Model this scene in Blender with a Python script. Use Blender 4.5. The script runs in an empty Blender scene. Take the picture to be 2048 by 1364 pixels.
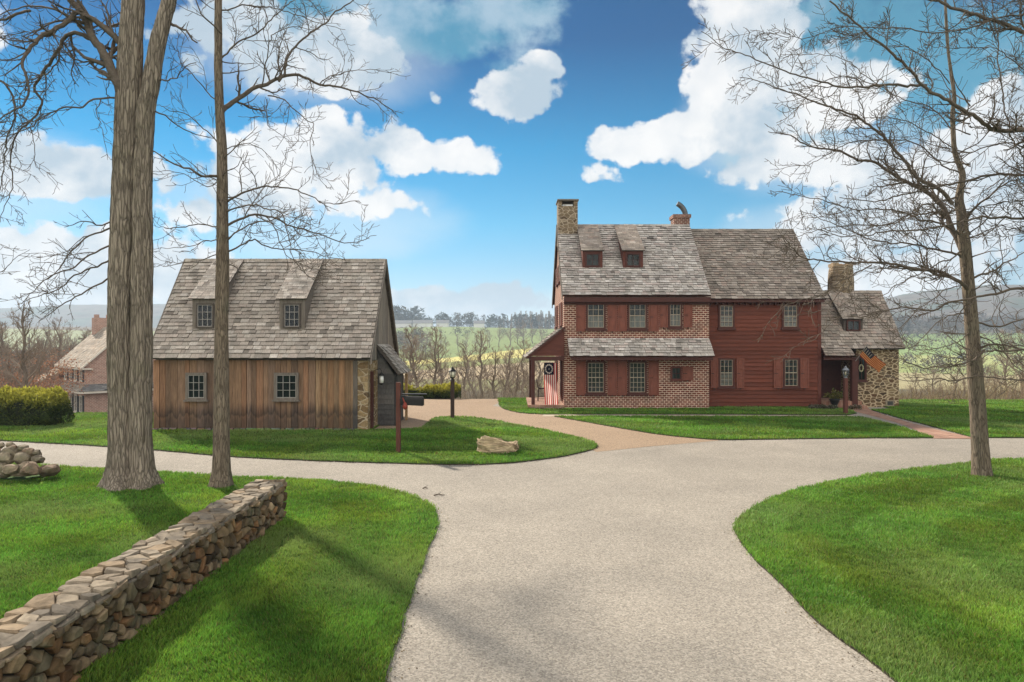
import bpy, bmesh, math, random
import numpy as np
from mathutils import Vector, Matrix, noise as mnoise

random.seed(7)
RNG = np.random.default_rng(11)
R = math.radians
F, CX, CY, EYE = 1365.0, 1024.0, 682.0, 3.2      # lens in photo pixels, optical centre, eye height

# ------------------------------------------------------------------ camera, sky, sun, exposure
scene = bpy.context.scene
col = scene.collection
cam = bpy.data.cameras.new('camera')
cam.lens, cam.sensor_width, cam.clip_end = 24.0, 36.0, 9000
cam_ob = bpy.data.objects.new('camera', cam)
cam_ob.location = (0, 0, EYE)
cam_ob.rotation_euler = (R(90), 0, 0)
col.objects.link(cam_ob)
scene.camera = cam_ob

SUN_EL, SUN_AZ = R(34), R(-38)                    # azimuth clockwise from +Y
to_sun = Vector((math.cos(SUN_EL) * math.sin(SUN_AZ), math.cos(SUN_EL) * math.cos(SUN_AZ), math.sin(SUN_EL)))
sl = bpy.data.lights.new('sun', 'SUN')
sl.energy, sl.angle, sl.color = 2.7, R(2.4), (1.0, 0.91, 0.77)
so = bpy.data.objects.new('sun', sl)
so.rotation_euler = to_sun.to_track_quat('Z', 'Y').to_euler()
so.location = to_sun * 60
col.objects.link(so)

scene.view_settings.view_transform = 'Standard'
scene.view_settings.look = 'None'
scene.view_settings.exposure = 1.7
scene.view_settings.gamma = 1.0
scene.cycles.use_denoising = True
scene.cycles.max_bounces = 6
scene.cycles.diffuse_bounces = 3
scene.cycles.glossy_bounces = 2
scene.cycles.transmission_bounces = 3
scene.cycles.volume_bounces = 0
scene.cycles.transparent_max_bounces = 8
scene.cycles.use_fast_gi = False

world = bpy.data.worlds.new('World')
scene.world = world
world.use_nodes = True
world.cycles.sampling_method = 'MANUAL'
world.cycles.sample_map_resolution = 512


def az_el(u, v):
    x, y, z = (u - CX), F, (CY - v)
    n = math.sqrt(x * x + y * y + z * z)
    return math.atan2(x, y), math.asin(z / n)


def build_sky():
    nt = world.node_tree
    N, L = nt.nodes, nt.links
    bg = N['Background']
    bg.inputs[1].default_value = 0.10

    def node(t, **kw):
        n = N.new(t)
        for k, v in kw.items():
            setattr(n, k, v)
        return n

    def math_(op, a, b=None, c=None, clamp=False):
        n = node('ShaderNodeMath', operation=op, use_clamp=clamp)
        for i, x in enumerate((a, b, c)):
            if x is None:
                continue
            if isinstance(x, (int, float)):
                n.inputs[i].default_value = x
            else:
                L.new(x, n.inputs[i])
        return n.outputs[0]

    sky = node('ShaderNodeTexSky', sky_type='NISHITA', sun_disc=False)
    sky.sun_elevation, sky.sun_rotation = SUN_EL, SUN_AZ
    sky.air_density, sky.dust_density, sky.ozone_density = 1.0, 0.0, 2.0
    tc = node('ShaderNodeTexCoord')
    d = tc.outputs['Generated']
    sep = node('ShaderNodeSeparateXYZ')
    L.new(d, sep.inputs[0])
    az = math_('ARCTAN2', sep.outputs[0], sep.outputs[1])
    el = math_('ARCSINE', sep.outputs[2])
    ae = node('ShaderNodeCombineXYZ')
    L.new(az, ae.inputs[0])
    L.new(el, ae.inputs[1])

    # a polarised, deep blue sky: the air is clearer overhead
    tint = node('ShaderNodeValToRGB')
    L.new(math_('MULTIPLY', el, 1.6), tint.inputs[0])
    e = tint.color_ramp.elements
    (e[0].position, e[0].color), (e[1].position, e[1].color) = SKY_TINT[0], SKY_TINT[-1]
    for p, c in SKY_TINT[1:-1]:
        e.new(p).color = c
    skyc = node('ShaderNodeMix', data_type='RGBA', blend_type='MULTIPLY')
    skyc.inputs[0].default_value = 1.0
    L.new(sky.outputs[0], skyc.inputs[6])
    L.new(tint.outputs[0], skyc.inputs[7])

    def blob_field(blobs):
        out = None
        for (u, v, ru, rv, w) in blobs:
            a, b = az_el(u, v)
            ia, ib = F / ru, F / rv
            ma = node('ShaderNodeVectorMath', operation='MULTIPLY_ADD')
            L.new(ae.outputs[0], ma.inputs[0])
            ma.inputs[1].default_value = (ia, ib, 0)
            ma.inputs[2].default_value = (-a * ia, -b * ib, 0)
            dt = node('ShaderNodeVectorMath', operation='DOT_PRODUCT')
            L.new(ma.outputs[0], dt.inputs[0])
            L.new(ma.outputs[0], dt.inputs[1])
            f = math_('MULTIPLY_ADD', dt.outputs['Value'], -w, w)
            if out is None:
                out = f
            else:
                n = node('ShaderNodeMath', operation='SMOOTH_MAX')
                L.new(out, n.inputs[0]); L.new(f, n.inputs[1]); n.inputs[2].default_value = 0.25
                out = n.outputs[0]
        return math_('MAXIMUM', out, -1.5)

    def fbm(scale, detail, rough, off=(0, 0, 0), dist=0.0, squash=1.0):
        mp = node('ShaderNodeMapping')
        L.new(d, mp.inputs[0])
        mp.inputs['Location'].default_value = off
        mp.inputs['Scale'].default_value = (1, 1, squash)
        n = node('ShaderNodeTexNoise')
        L.new(mp.outputs[0], n.inputs['Vector'])
        n.inputs['Scale'].default_value = scale
        n.inputs['Detail'].default_value = detail
        n.inputs['Roughness'].default_value = rough
        n.inputs['Distortion'].default_value = dist
        return n.outputs[0]

    def sstep(x, lo, hi):
        n = node('ShaderNodeMapRange', interpolation_type='SMOOTHSTEP')
        L.new(x, n.inputs[0])
        n.inputs[1].default_value, n.inputs[2].default_value = lo, hi
        return n.outputs[0]

    big = fbm(5.0, 9, 0.58, (3.1, 0.4, 1.7), 0.15, 1.25)
    big_up = fbm(5.0, 5, 0.55, (3.1 - 0.03, 0.4, 1.7 + 0.055), 0.15, 1.25)
    # puffy cauliflower lobes
    vor = node('ShaderNodeTexVoronoi', feature='F1')
    L.new(d, vor.inputs['Vector'])
    vor.inputs['Scale'].default_value = 16
    vor.inputs['Detail'].default_value = 2
    vor.inputs['Roughness'].default_value = 0.55
    puff = math_('SUBTRACT', 0.55, vor.outputs['Distance'])

    cum = blob_field(CUMULUS)
    behind = math_('MULTIPLY', sstep(math_('MULTIPLY', sep.outputs[1], -1.0), -0.25, 0.25), 0.9)  # mask of the added, unseen cloud cover behind the camera
    cum = math_('ADD', cum, math_('MULTIPLY', behind, math_('SUBTRACT', 1.1, cum)))
    shape = math_('ADD', cum, math_('MULTIPLY_ADD', big, 2.6, -1.12))
    fine = fbm(26.0, 6, 0.62, (1.0, 5.0, 2.0), 0.0, 1.1)
    shape = math_('ADD', shape, math_('MULTIPLY', puff, 0.75))
    shape = math_('ADD', shape, math_('MULTIPLY_ADD', fine, 1.3, -0.65))
    a_cum = sstep(shape, 0.06, 0.34)
    thick = sstep(shape, 0.1, 1.3)
    relief = math_('SUBTRACT', big, big_up)
    lit = math_('ADD', math_('MULTIPLY', relief, 5.0), 0.74, clamp=True)
    lit = math_('ADD', lit, math_('MULTIPLY', puff, 0.35), clamp=True)
    lit = math_('SUBTRACT', lit, math_('MULTIPLY_ADD', fine, 0.6, -0.3), clamp=True)

    ccol = node('ShaderNodeMix', data_type='RGBA')
    L.new(lit, ccol.inputs[0])
    ccol.inputs[6].default_value = CLOUD_SHADE
    ccol.inputs[7].default_value = CLOUD_LIT

    veil = blob_field(VEIL)
    vn = fbm(3.2, 7, 0.55, (7.7, 2.2, 0.3), 0.3, 2.0)
    a_veil = math_('MULTIPLY', sstep(math_('ADD', veil, math_('MULTIPLY_ADD', math_('ADD', vn, math_('MULTIPLY_ADD', fine, 0.5, -0.25)), 2.4, -1.2)), 0.0, 0.6), 0.62)
    m1 = node('ShaderNodeMix', data_type='RGBA')
    L.new(a_veil, m1.inputs[0])
    L.new(skyc.outputs[2], m1.inputs[6])
    vc = node('ShaderNodeMix', data_type='RGBA')
    L.new(sstep(math_('ADD', big, math_('MULTIPLY_ADD', fine, 0.25, -0.125)), 0.47, 0.68), vc.inputs[0])
    vc.inputs[6].default_value = VEIL_COL
    vc.inputs[7].default_value = (1.9, 2.5, 2.75, 1)
    L.new(vc.outputs[2], m1.inputs[7])
    a_soft = math_('MULTIPLY', sstep(math_('ADD', blob_field(SOFT), math_('MULTIPLY_ADD', vn, 2.2, -1.1)), -0.1, 0.9), 0.42)
    ms = node('ShaderNodeMix', data_type='RGBA')
    L.new(a_soft, ms.inputs[0])
    L.new(m1.outputs[2], ms.inputs[6])
    ms.inputs[7].default_value = (2.7, 2.8, 2.9, 1)
    m2 = node('ShaderNodeMix', data_type='RGBA')
    L.new(math_('MULTIPLY', a_cum, 0.97), m2.inputs[0])
    L.new(ms.outputs[2], m2.inputs[6])
    # unseen clouds added behind the viewer, brightened as warm fill for shaded fronts
    glow = node('ShaderNodeMix', data_type='RGBA', blend_type='MULTIPLY')
    glow.inputs[0].default_value = 1.0
    gm = node('ShaderNodeMix', data_type='RGBA')
    L.new(behind, gm.inputs[0])
    gm.inputs[6].default_value = (1, 1, 1, 1)
    gm.inputs[7].default_value = (2.35, 2.2, 2.0, 1)
    L.new(ccol.outputs[2], glow.inputs[6])
    L.new(gm.outputs[2], glow.inputs[7])
    L.new(glow.outputs[2], m2.inputs[7])
    L.new(m2.outputs[2], bg.inputs[0])


SKY_TINT = [(0.03, (0.19, 0.2578, 0.3496, 1)), (0.14, (0.1877, 0.2692, 0.3238, 1)), (0.27, (0.0913, 0.2844, 0.3379, 1)), (0.44, (0.0114, 0.2392, 0.3101, 1)), (0.66, (0.0004, 0.1107, 0.1895, 1))]
CLOUD_LIT = (3.15, 3.1, 3.05, 1)
CLOUD_SHADE = (1.55, 1.9, 2.2, 1)
VEIL_COL = (0.36, 1.3, 1.75, 1)
# clouds: direction seen from here (as photo pixels), half width, half height, weight
CUMULUS = [
    (620, 310, 190, 80, 1), (760, 300, 150, 75, 1), (890, 315, 120, 45, .9), (640, 245, 80, 40, .9), (780, 250, 60, 35, .8),
    (560, 380, 240, 70, .8), (420, 420, 110, 60, .7), (760, 370, 110, 60, .6),
    (500, 85, 170, 95, 1.2), (440, 110, 90, 60, .9), (640, 110, 150, 80, 1.1), (770, 125, 90, 45, .9), (720, 175, 60, 28, .6),
    (1035, 190, 105, 60, 1.0), (1085, 142, 50, 32, .7), (865, 195, 35, 18, .7),
    (1490, 90, 125, 110, 1), (1430, 190, 75, 100, 1), (1540, 200, 160, 120, .9), (1270, 285, 115, 48, 1), (1370, 270, 80, 60, .9),
    (1190, 350, 55, 28, .8), (1620, 330, 190, 45, .8), (1700, 170, 120, 90, .8), (1900, 330, 180, 80, 1), (2030, 230, 90, 90, 1),
    (1800, 430, 260, 70, .9), (1650, 460, 110, 50, .7), (2060, 420, 150, 80, .9),
    (100, 345, 130, 55, 1.1), (40, 330, 90, 60, .8), (20, 40, 60, 50, .6), (70, 520, 190, 80, 1), (300, 530, 200, 80, .9),
    (100, 590, 260, 60, .8), (850, 610, 110, 45, 1.1), (1010, 605, 110, 50, 1.2), (1000, 645, 400, 30, .7), (1150, 620, 120, 30, .6), (1900, 540, 260, 50, .6),
    (-500, 200, 260, 120, .9), (-900, 420, 300, 110, .8), (2600, 300, 300, 140, .9), (3200, 450, 300, 120, .8),
]
VEIL = [(820, 40, 330, 70, 1), (1000, 10, 150, 60, 1), (660, 60, 200, 100, .7), (1720, 110, 240, 120, 1), (1900, 150, 220, 130, 1),
        (1600, 250, 200, 90, .8), (1050, 150, 90, 60, .6)]
SOFT = [(600, 430, 330, 100, 1), (1780, 480, 350, 110, 1), (150, 570, 380, 110, 1), (950, 640, 500, 60, .9), (1650, 300, 260, 90, .8), (640, 130, 260, 90, .8), (1500, 260, 160, 90, .7), (60, 380, 200, 90, .6)]
build_sky()


# ------------------------------------------------------------------ points, things, mesh building
def at(u, v, Y):
    return Vector(((u - CX) / F * Y, Y, EYE - (v - CY) / F * Y))


def gp(u, v, z=0.0):
    Y = F * (EYE - z) / (v - CY)
    return Vector(((u - CX) / F * Y, Y, z))


ORIGIN = {}


def tag(o, label=None, cat=None, group=None, kind=None):
    for k, v in (('label', label), ('category', cat), ('group', group), ('kind', kind)):
        if v:
            o[k] = v
    return o


def thing(name, label, cat, loc=(0, 0, 0), group=None):
    o = bpy.data.objects.new(name, None)
    o.empty_display_size = 0.2
    o.location = loc
    col.objects.link(o)
    ORIGIN[o] = Vector(loc)
    return tag(o, label, cat, group)


class Frame:
    """a wall plane: origin, direction along the wall, outward normal"""
    def __init__(self, o, r, n):
        self.o, self.r, self.n = Vector(o), Vector(r).normalized(), Vector(n).normalized()

    def p(self, s, d, z):
        q = self.o + self.r * s + self.n * d
        return Vector((q.x, q.y, self.o.z + z))


class MB:
    def __init__(self):
        self.v, self.f, self.c, self.m = [], [], [], []

    def add(self, verts, faces, c=(1, 1, 1), m=0):
        b = len(self.v)
        self.v += [tuple(p) for p in verts]
        self.c += [c] * len(verts)
        self.f += [tuple(b + i for i in f) for f in faces]
        self.m += [m] * len(faces)
        return self

    def hexa(self, p, c=(1, 1, 1), m=0):
        # p: bottom 4 ccw, top 4 ccw
        return self.add(p, [(3, 2, 1, 0), (4, 5, 6, 7), (0, 1, 5, 4), (1, 2, 6, 5), (2, 3, 7, 6), (3, 0, 4, 7)], c, m)

    def box(self, x0, x1, y0, y1, z0, z1, c=(1, 1, 1), m=0):
        return self.hexa([(x0, y0, z0), (x1, y0, z0), (x1, y1, z0), (x0, y1, z0), (x0, y0, z1), (x1, y0, z1), (x1, y1, z1), (x0, y1, z1)], c, m)

    def fbox(self, fr, s0, s1, d0, d1, z0, z1, c=(1, 1, 1), m=0):
        P = fr.p
        return self.hexa([P(s0, d1, z0), P(s1, d1, z0), P(s1, d0, z0), P(s0, d0, z0), P(s0, d1, z1), P(s1, d1, z1), P(s1, d0, z1), P(s0, d0, z1)], c, m)

    def prism(self, ring_a, ring_b, c=(1, 1, 1), m=0):
        n = len(ring_a)
        fs = [tuple(range(n - 1, -1, -1)), tuple(range(n, 2 * n))]
        fs += [(i, (i + 1) % n, n + (i + 1) % n, n + i) for i in range(n)]
        return self.add(list(ring_a) + list(ring_b), fs, c, m)

    def tube(self, pts, radii, n=8, c=(1, 1, 1), m=0, caps=True):
        pts = [Vector(p) for p in pts]
        if isinstance(radii, (int, float)):
            radii = [radii] * len(pts)
        T = (pts[-1] - pts[0]).normalized()
        ref = Vector((0, 0, 1)) if abs(T.z) < 0.8 else Vector((1, 0, 0))
        rings = []
        for i, p in enumerate(pts):
            t = (pts[min(i + 1, len(pts) - 1)] - pts[max(i - 1, 0)]).normalized()
            a = t.cross(ref).normalized()
            b = t.cross(a).normalized()
            rings.append([p + (a * math.cos(2 * math.pi * k / n) + b * math.sin(2 * math.pi * k / n)) * radii[i] for k in range(n)])
        vs = [q for r in rings for q in r]
        fs = []
        for i in range(len(pts) - 1):
            for k in range(n):
                fs.append((i * n + k, i * n + (k + 1) % n, (i + 1) * n + (k + 1) % n, (i + 1) * n + k))
        if caps:
            fs.append(tuple(range(n)))
            fs.append(tuple((len(pts) - 1) * n + k for k in range(n - 1, -1, -1)))
        return self.add(vs, fs, c, m)

    def lathe(self, o, prof, n=12, c=(1, 1, 1), m=0):
        o = Vector(o)
        vs = [o + Vector((r * math.cos(2 * math.pi * k / n), r * math.sin(2 * math.pi * k / n), z)) for r, z in prof for k in range(n)]
        fs = [(i * n + k, i * n + (k + 1) % n, (i + 1) * n + (k + 1) % n, (i + 1) * n + k) for i in range(len(prof) - 1) for k in range(n)]
        fs.append(tuple(range(n - 1, -1, -1)))
        fs.append(tuple((len(prof) - 1) * n + k for k in range(n)))
        return self.add(vs, fs, c, m)

    def build(self, name, mat, parent=None, smooth=False, recalc=True):
        o = None
        root = parent
        while root is not None and root not in ORIGIN:
            root = root.parent
        off = ORIGIN.get(root, Vector((0, 0, 0)))
        me = bpy.data.meshes.new(name)
        V = np.array(self.v, dtype=np.float64).reshape(-1, 3) - np.array(off)
        me.from_pydata(V.tolist(), [], self.f)
        if recalc:
            bm = bmesh.new()
            bm.from_mesh(me)
            bmesh.ops.recalc_face_normals(bm, faces=bm.faces)
            bm.to_mesh(me)
            bm.free()
        ca = me.color_attributes.new('Col', 'FLOAT_COLOR', 'POINT')
        cc = np.ones((len(self.v), 4), dtype=np.float32)
        cc[:, :3] = np.array(self.c, dtype=np.float32)
        ca.data.foreach_set('color', cc.ravel())
        mats = mat if isinstance(mat, (list, tuple)) else [mat]
        for mm in mats:
            me.materials.append(mm)
        if len(mats) > 1:
            me.polygons.foreach_set('material_index', np.array(self.m, dtype=np.int32))
        if smooth:
            me.polygons.foreach_set('use_smooth', np.ones(len(me.polygons), dtype=bool))
        o = bpy.data.objects.new(name, me)
        col.objects.link(o)
        o.parent = parent
        return o


def raw_mesh(name, V, Fq, mat, parent=None, C=None, smooth=True, off=None):
    """fast mesh from numpy arrays; Fq is an (n,3) or (n,4) index array"""
    me = bpy.data.meshes.new(name)
    k = Fq.shape[1]
    V = V - np.array(off) if off is not None else V
    me.vertices.add(len(V))
    me.vertices.foreach_set('co', np.ascontiguousarray(V, dtype=np.float32).ravel())
    me.loops.add(Fq.size)
    me.loops.foreach_set('vertex_index', np.ascontiguousarray(Fq, dtype=np.int32).ravel())
    me.polygons.add(len(Fq))
    me.polygons.foreach_set('loop_start', np.arange(0, Fq.size, k, dtype=np.int32))
    me.polygons.foreach_set('use_smooth', np.full(len(Fq), smooth, dtype=bool))
    me.update(calc_edges=True)
    if C is not None:
        ca = me.color_attributes.new('Col', 'FLOAT_COLOR', 'POINT')
        cc = np.ones((len(V), 4), dtype=np.float32)
        cc[:, :3] = C
        ca.data.foreach_set('color', cc.ravel())
    for mm in (mat if isinstance(mat, (list, tuple)) else [mat]):
        me.materials.append(mm)
    o = bpy.data.objects.new(name, me)
    col.objects.link(o)
    o.parent = parent
    return o


def copy_tree(o, parent=None):
    c = o.copy()
    col.objects.link(c)
    c.parent = parent
    for ch in o.children:
        copy_tree(ch, c)
    return c


# ------------------------------------------------------------------ materials
def nodes_of(name):
    m = bpy.data.materials.new(name)
    m.use_nodes = True
    nt = m.node_tree
    return m, nt, nt.nodes, nt.links, nt.nodes['Principled BSDF']


def mk(name, base=None, rough=0.8, scale=(4, 4, 4), nscale=3.0, amt=0.3, detail=5, bump=0.0, dist=0.02, metal=0.0, spec=0.3, second=None, coords='Object'):
    """colour (given, or the mesh's own Col attribute) broken up by stretched noise; optional second tone"""
    m, nt, N, L, bs = nodes_of(name)
    bs.inputs['Roughness'].default_value = rough
    bs.inputs['Metallic'].default_value = metal
    bs.inputs['Specular IOR Level'].default_value = spec
    if base is None:
        a = N.new('ShaderNodeAttribute')
        a.attribute_name = 'Col'
        c = a.outputs['Color']
    else:
        a = N.new('ShaderNodeRGB')
        a.outputs[0].default_value = (*base, 1)
        c = a.outputs[0]
    tc = N.new('ShaderNodeTexCoord')
    mp = N.new('ShaderNodeMapping')
    mp.inputs['Scale'].default_value = scale
    L.new(tc.outputs[coords], mp.inputs[0])
    nz = N.new('ShaderNodeTexNoise')
    nz.inputs['Scale'].default_value = nscale
    nz.inputs['Detail'].default_value = detail
    nz.inputs['Roughness'].default_value = 0.62
    L.new(mp.outputs[0], nz.inputs['Vector'])
    if second is not None:
        nz2 = N.new('ShaderNodeTexNoise')
        nz2.inputs['Scale'].default_value = second[1]
        nz2.inputs['Detail'].default_value = 6
        L.new(tc.outputs[coords], nz2.inputs['Vector'])
        mr = N.new('ShaderNodeMapRange')
        mr.inputs[1].default_value, mr.inputs[2].default_value = second[2], second[3]
        L.new(nz2.outputs[0], mr.inputs[0])
        mx = N.new('ShaderNodeMix')
        mx.data_type = 'RGBA'
        L.new(mr.outputs[0], mx.inputs[0])
        L.new(c, mx.inputs[6])
        mx.inputs[7].default_value = (*second[0], 1)
        c = mx.outputs[2]
    mr = N.new('ShaderNodeMapRange')
    mr.inputs[1].default_value, mr.inputs[2].default_value = 0.25, 0.75
    mr.inputs[3].default_value, mr.inputs[4].default_value = 1 - amt, 1 + amt
    L.new(nz.outputs[0], mr.inputs[0])
    vm = N.new('ShaderNodeVectorMath')
    vm.operation = 'SCALE'
    L.new(c, vm.inputs[0])
    L.new(mr.outputs[0], vm.inputs['Scale'])
    L.new(vm.outputs[0], bs.inputs['Base Color'])
    if bump:
        b = N.new('ShaderNodeBump')
        b.inputs['Strength'].default_value = bump
        b.inputs['Distance'].default_value = dist
        L.new(nz.outputs[0], b.inputs['Height'])
        L.new(b.outputs[0], bs.inputs['Normal'])
    return m


def wall_coords(N, L):
    """(x + y, z) of the object: runs along any axis-parallel wall"""
    tc = N.new('ShaderNodeTexCoord')
    sp = N.new('ShaderNodeSeparateXYZ')
    L.new(tc.outputs['Object'], sp.inputs[0])
    ad = N.new('ShaderNodeMath')
    L.new(sp.outputs[0], ad.inputs[0])
    L.new(sp.outputs[1], ad.inputs[1])
    cb = N.new('ShaderNodeCombineXYZ')
    L.new(ad.outputs[0], cb.inputs[0])
    L.new(sp.outputs[2], cb.inputs[1])
    return cb.outputs[0]


def brick_mat(name, c1, c2, mortar, bw=0.21, bh=0.085, ms=0.012, flat=False, dirt=0.3, bias=-0.2):
    m, nt, N, L, bs = nodes_of(name)
    bs.inputs['Roughness'].default_value = 0.9
    bs.inputs['Specular IOR Level'].default_value = 0.15
    if flat:
        tc = N.new('ShaderNodeTexCoord')
        v = tc.outputs['Object']
    else:
        v = wall_coords(N, L)
    wn = N.new('ShaderNodeTexNoise')
    wn.inputs['Scale'].default_value = 9
    wn.inputs['Detail'].default_value = 3
    L.new(v, wn.inputs['Vector'])
    wv = N.new('ShaderNodeVectorMath')
    wv.operation = 'MULTIPLY_ADD'
    L.new(wn.outputs['Color'], wv.inputs[0])
    wv.inputs[1].default_value = (0.022, 0.022, 0)
    L.new(v, wv.inputs[2])
    b = N.new('ShaderNodeTexBrick')
    L.new(wv.outputs[0], b.inputs['Vector'])
    b.inputs['Scale'].default_value = 1
    b.inputs['Brick Width'].default_value = bw
    b.inputs['Row Height'].default_value = bh
    b.inputs['Mortar Size'].default_value = ms
    b.inputs['Mortar Smooth'].default_value = 0.3
    b.inputs['Bias'].default_value = bias
    b.inputs['Color1'].default_value = (*c1, 1)
    b.inputs['Color2'].default_value = (*c2, 1)
    b.inputs['Mortar'].default_value = (*mortar, 1)
    n = N.new('ShaderNodeTexNoise')
    n.inputs['Scale'].default_value = 2.2
    n.inputs['Detail'].default_value = 7
    n.inputs['Roughness'].default_value = 0.65
    L.new(v, n.inputs['Vector'])
    mr = N.new('ShaderNodeMapRange')
    mr.inputs[1].default_value, mr.inputs[2].default_value = 0.3, 0.7
    mr.inputs[3].default_value, mr.inputs[4].default_value = 1 - dirt, 1 + dirt
    L.new(n.outputs[0], mr.inputs[0])
    vm = N.new('ShaderNodeVectorMath')
    vm.operation = 'SCALE'
    L.new(b.outputs['Color'], vm.inputs[0])
    L.new(mr.outputs[0], vm.inputs['Scale'])
    L.new(vm.outputs[0], bs.inputs['Base Color'])
    bp = N.new('ShaderNodeBump')
    bp.inputs['Strength'].default_value = 0.5
    bp.inputs['Distance'].default_value = 0.012
    bp.invert = True
    L.new(b.outputs['Fac'], bp.inputs['Height'])
    L.new(bp.outputs[0], bs.inputs['Normal'])
    return m


def masonry_mat(name, tones, mortar, sx=3.2, sz=5.0, gap=0.05):
    """random rubble: voronoi stones in light mortar"""
    m, nt, N, L, bs = nodes_of(name)
    bs.inputs['Roughness'].default_value = 0.9
    bs.inputs['Specular IOR Level'].default_value = 0.15
    v = wall_coords(N, L)
    wn = N.new('ShaderNodeTexNoise')
    wn.inputs['Scale'].default_value = 3.5
    wn.inputs['Detail'].default_value = 4
    L.new(v, wn.inputs['Vector'])
    wv = N.new('ShaderNodeVectorMath')
    wv.operation = 'MULTIPLY_ADD'
    L.new(wn.outputs['Color'], wv.inputs[0])
    wv.inputs[1].default_value = (0.16, 0.16, 0)
    L.new(v, wv.inputs[2])
    mp = N.new('ShaderNodeMapping')
    mp.inputs['Scale'].default_value = (sx, sz, 1)
    L.new(wv.outputs[0], mp.inputs[0])
    vo = N.new('ShaderNodeTexVoronoi')
    vo.voronoi_dimensions = '2D'
    L.new(mp.outputs[0], vo.inputs['Vector'])
    vo.inputs['Scale'].default_value = 1
    ve = N.new('ShaderNodeTexVoronoi')
    ve.voronoi_dimensions = '2D'
    ve.feature = 'DISTANCE_TO_EDGE'
    L.new(mp.outputs[0], ve.inputs['Vector'])
    ve.inputs['Scale'].default_value = 1
    sp = N.new('ShaderNodeSeparateColor')
    L.new(vo.outputs['Color'], sp.inputs[0])
    cr = N.new('ShaderNodeValToRGB')
    L.new(sp.outputs[0], cr.inputs[0])
    e = cr.color_ramp.elements
    e[0].color = (*tones[0], 1)
    e[1].color = (*tones[-1], 1)
    for i, t in enumerate(tones[1:-1]):
        x = e.new((i + 1) / (len(tones) - 1))
        x.color = (*t, 1)
    n = N.new('ShaderNodeTexNoise')
    n.inputs['Scale'].default_value = 14
    n.inputs['Detail'].default_value = 6
    L.new(v, n.inputs['Vector'])
    mr0 = N.new('ShaderNodeMapRange')
    mr0.inputs[1].default_value, mr0.inputs[2].default_value = 0.3, 0.7
    mr0.inputs[3].default_value, mr0.inputs[4].default_value = 0.65, 1.35
    L.new(n.outputs[0], mr0.inputs[0])
    vm = N.new('ShaderNodeVectorMath')
    vm.operation = 'SCALE'
    L.new(cr.outputs[0], vm.inputs[0])
    L.new(mr0.outputs[0], vm.inputs['Scale'])
    # mortar width varies from joint to joint
    gj = N.new('ShaderNodeMath')
    gj.operation = 'MULTIPLY_ADD'
    L.new(wn.outputs[0], gj.inputs[0])
    gj.inputs[1].default_value = gap * 3.0
    gj.inputs[2].default_value = -gap * 0.5
    df = N.new('ShaderNodeMath')
    df.operation = 'SUBTRACT'
    L.new(ve.outputs['Distance'], df.inputs[0])
    L.new(gj.outputs[0], df.inputs[1])
    mr = N.new('ShaderNodeMapRange')
    mr.inputs[1].default_value, mr.inputs[2].default_value = -0.015, 0.03
    L.new(df.outputs[0], mr.inputs[0])
    mx = N.new('ShaderNodeMix')
    mx.data_type = 'RGBA'
    L.new(mr.outputs[0], mx.inputs[0])
    mx.inputs[6].default_value = (*mortar, 1)
    L.new(vm.outputs[0], mx.inputs[7])
    L.new(mx.outputs[2], bs.inputs['Base Color'])
    bp = N.new('ShaderNodeBump')
    bp.inputs['Strength'].default_value = 0.6
    bp.inputs['Distance'].default_value = 0.03
    L.new(mr.outputs[0], bp.inputs['Height'])
    L.new(bp.outputs[0], bs.inputs['Normal'])
    return m


def glass_mat(name, tint=(0.9, 0.95, 1.0), fac=0.9):
    m, nt, N, L, bs = nodes_of(name)
    N.remove(bs)
    out = N['Material Output']
    tr = N.new('ShaderNodeBsdfTransparent')
    tr.inputs[0].default_value = (*tint, 1)
    gl = N.new('ShaderNodeBsdfGlossy')
    gl.inputs['Roughness'].default_value = 0.03
    fr = N.new('ShaderNodeFresnel')
    fr.inputs[0].default_value = 1.5
    tc = N.new('ShaderNodeTexCoord')
    nz = N.new('ShaderNodeTexNoise')
    nz.inputs['Scale'].default_value = 2.5
    L.new(tc.outputs['Object'], nz.inputs['Vector'])
    bp = N.new('ShaderNodeBump')
    bp.inputs['Strength'].default_value = 0.08
    bp.inputs['Distance'].default_value = 0.05
    L.new(nz.outputs[0], bp.inputs['Height'])
    L.new(bp.outputs[0], gl.inputs['Normal'])
    ad = N.new('ShaderNodeMath')
    ad.operation = 'MULTIPLY'
    L.new(fr.outputs[0], ad.inputs[0])
    ad.inputs[1].default_value = fac
    mx = N.new('ShaderNodeMixShader')
    L.new(ad.outputs[0], mx.inputs[0])
    L.new(tr.outputs[0], mx.inputs[1])
    L.new(gl.outputs[0], mx.inputs[2])
    L.new(mx.outputs[0], out.inputs[0])
    return m


def leaf_mat(name, trans=0.35, rough=0.6):
    m, nt, N, L, bs = nodes_of(name)
    bs.inputs['Roughness'].default_value = rough
    bs.inputs['Specular IOR Level'].default_value = 0.2
    a = N.new('ShaderNodeAttribute')
    a.attribute_name = 'Col'
    L.new(a.outputs['Color'], bs.inputs['Base Color'])
    t = N.new('ShaderNodeBsdfTranslucent')
    L.new(a.outputs['Color'], t.inputs[0])
    mx = N.new('ShaderNodeMixShader')
    mx.inputs[0].default_value = trans
    L.new(bs.outputs[0], mx.inputs[1])
    L.new(t.outputs[0], mx.inputs[2])
    L.new(mx.outputs[0], N['Material Output'].inputs[0])
    return m


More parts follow.
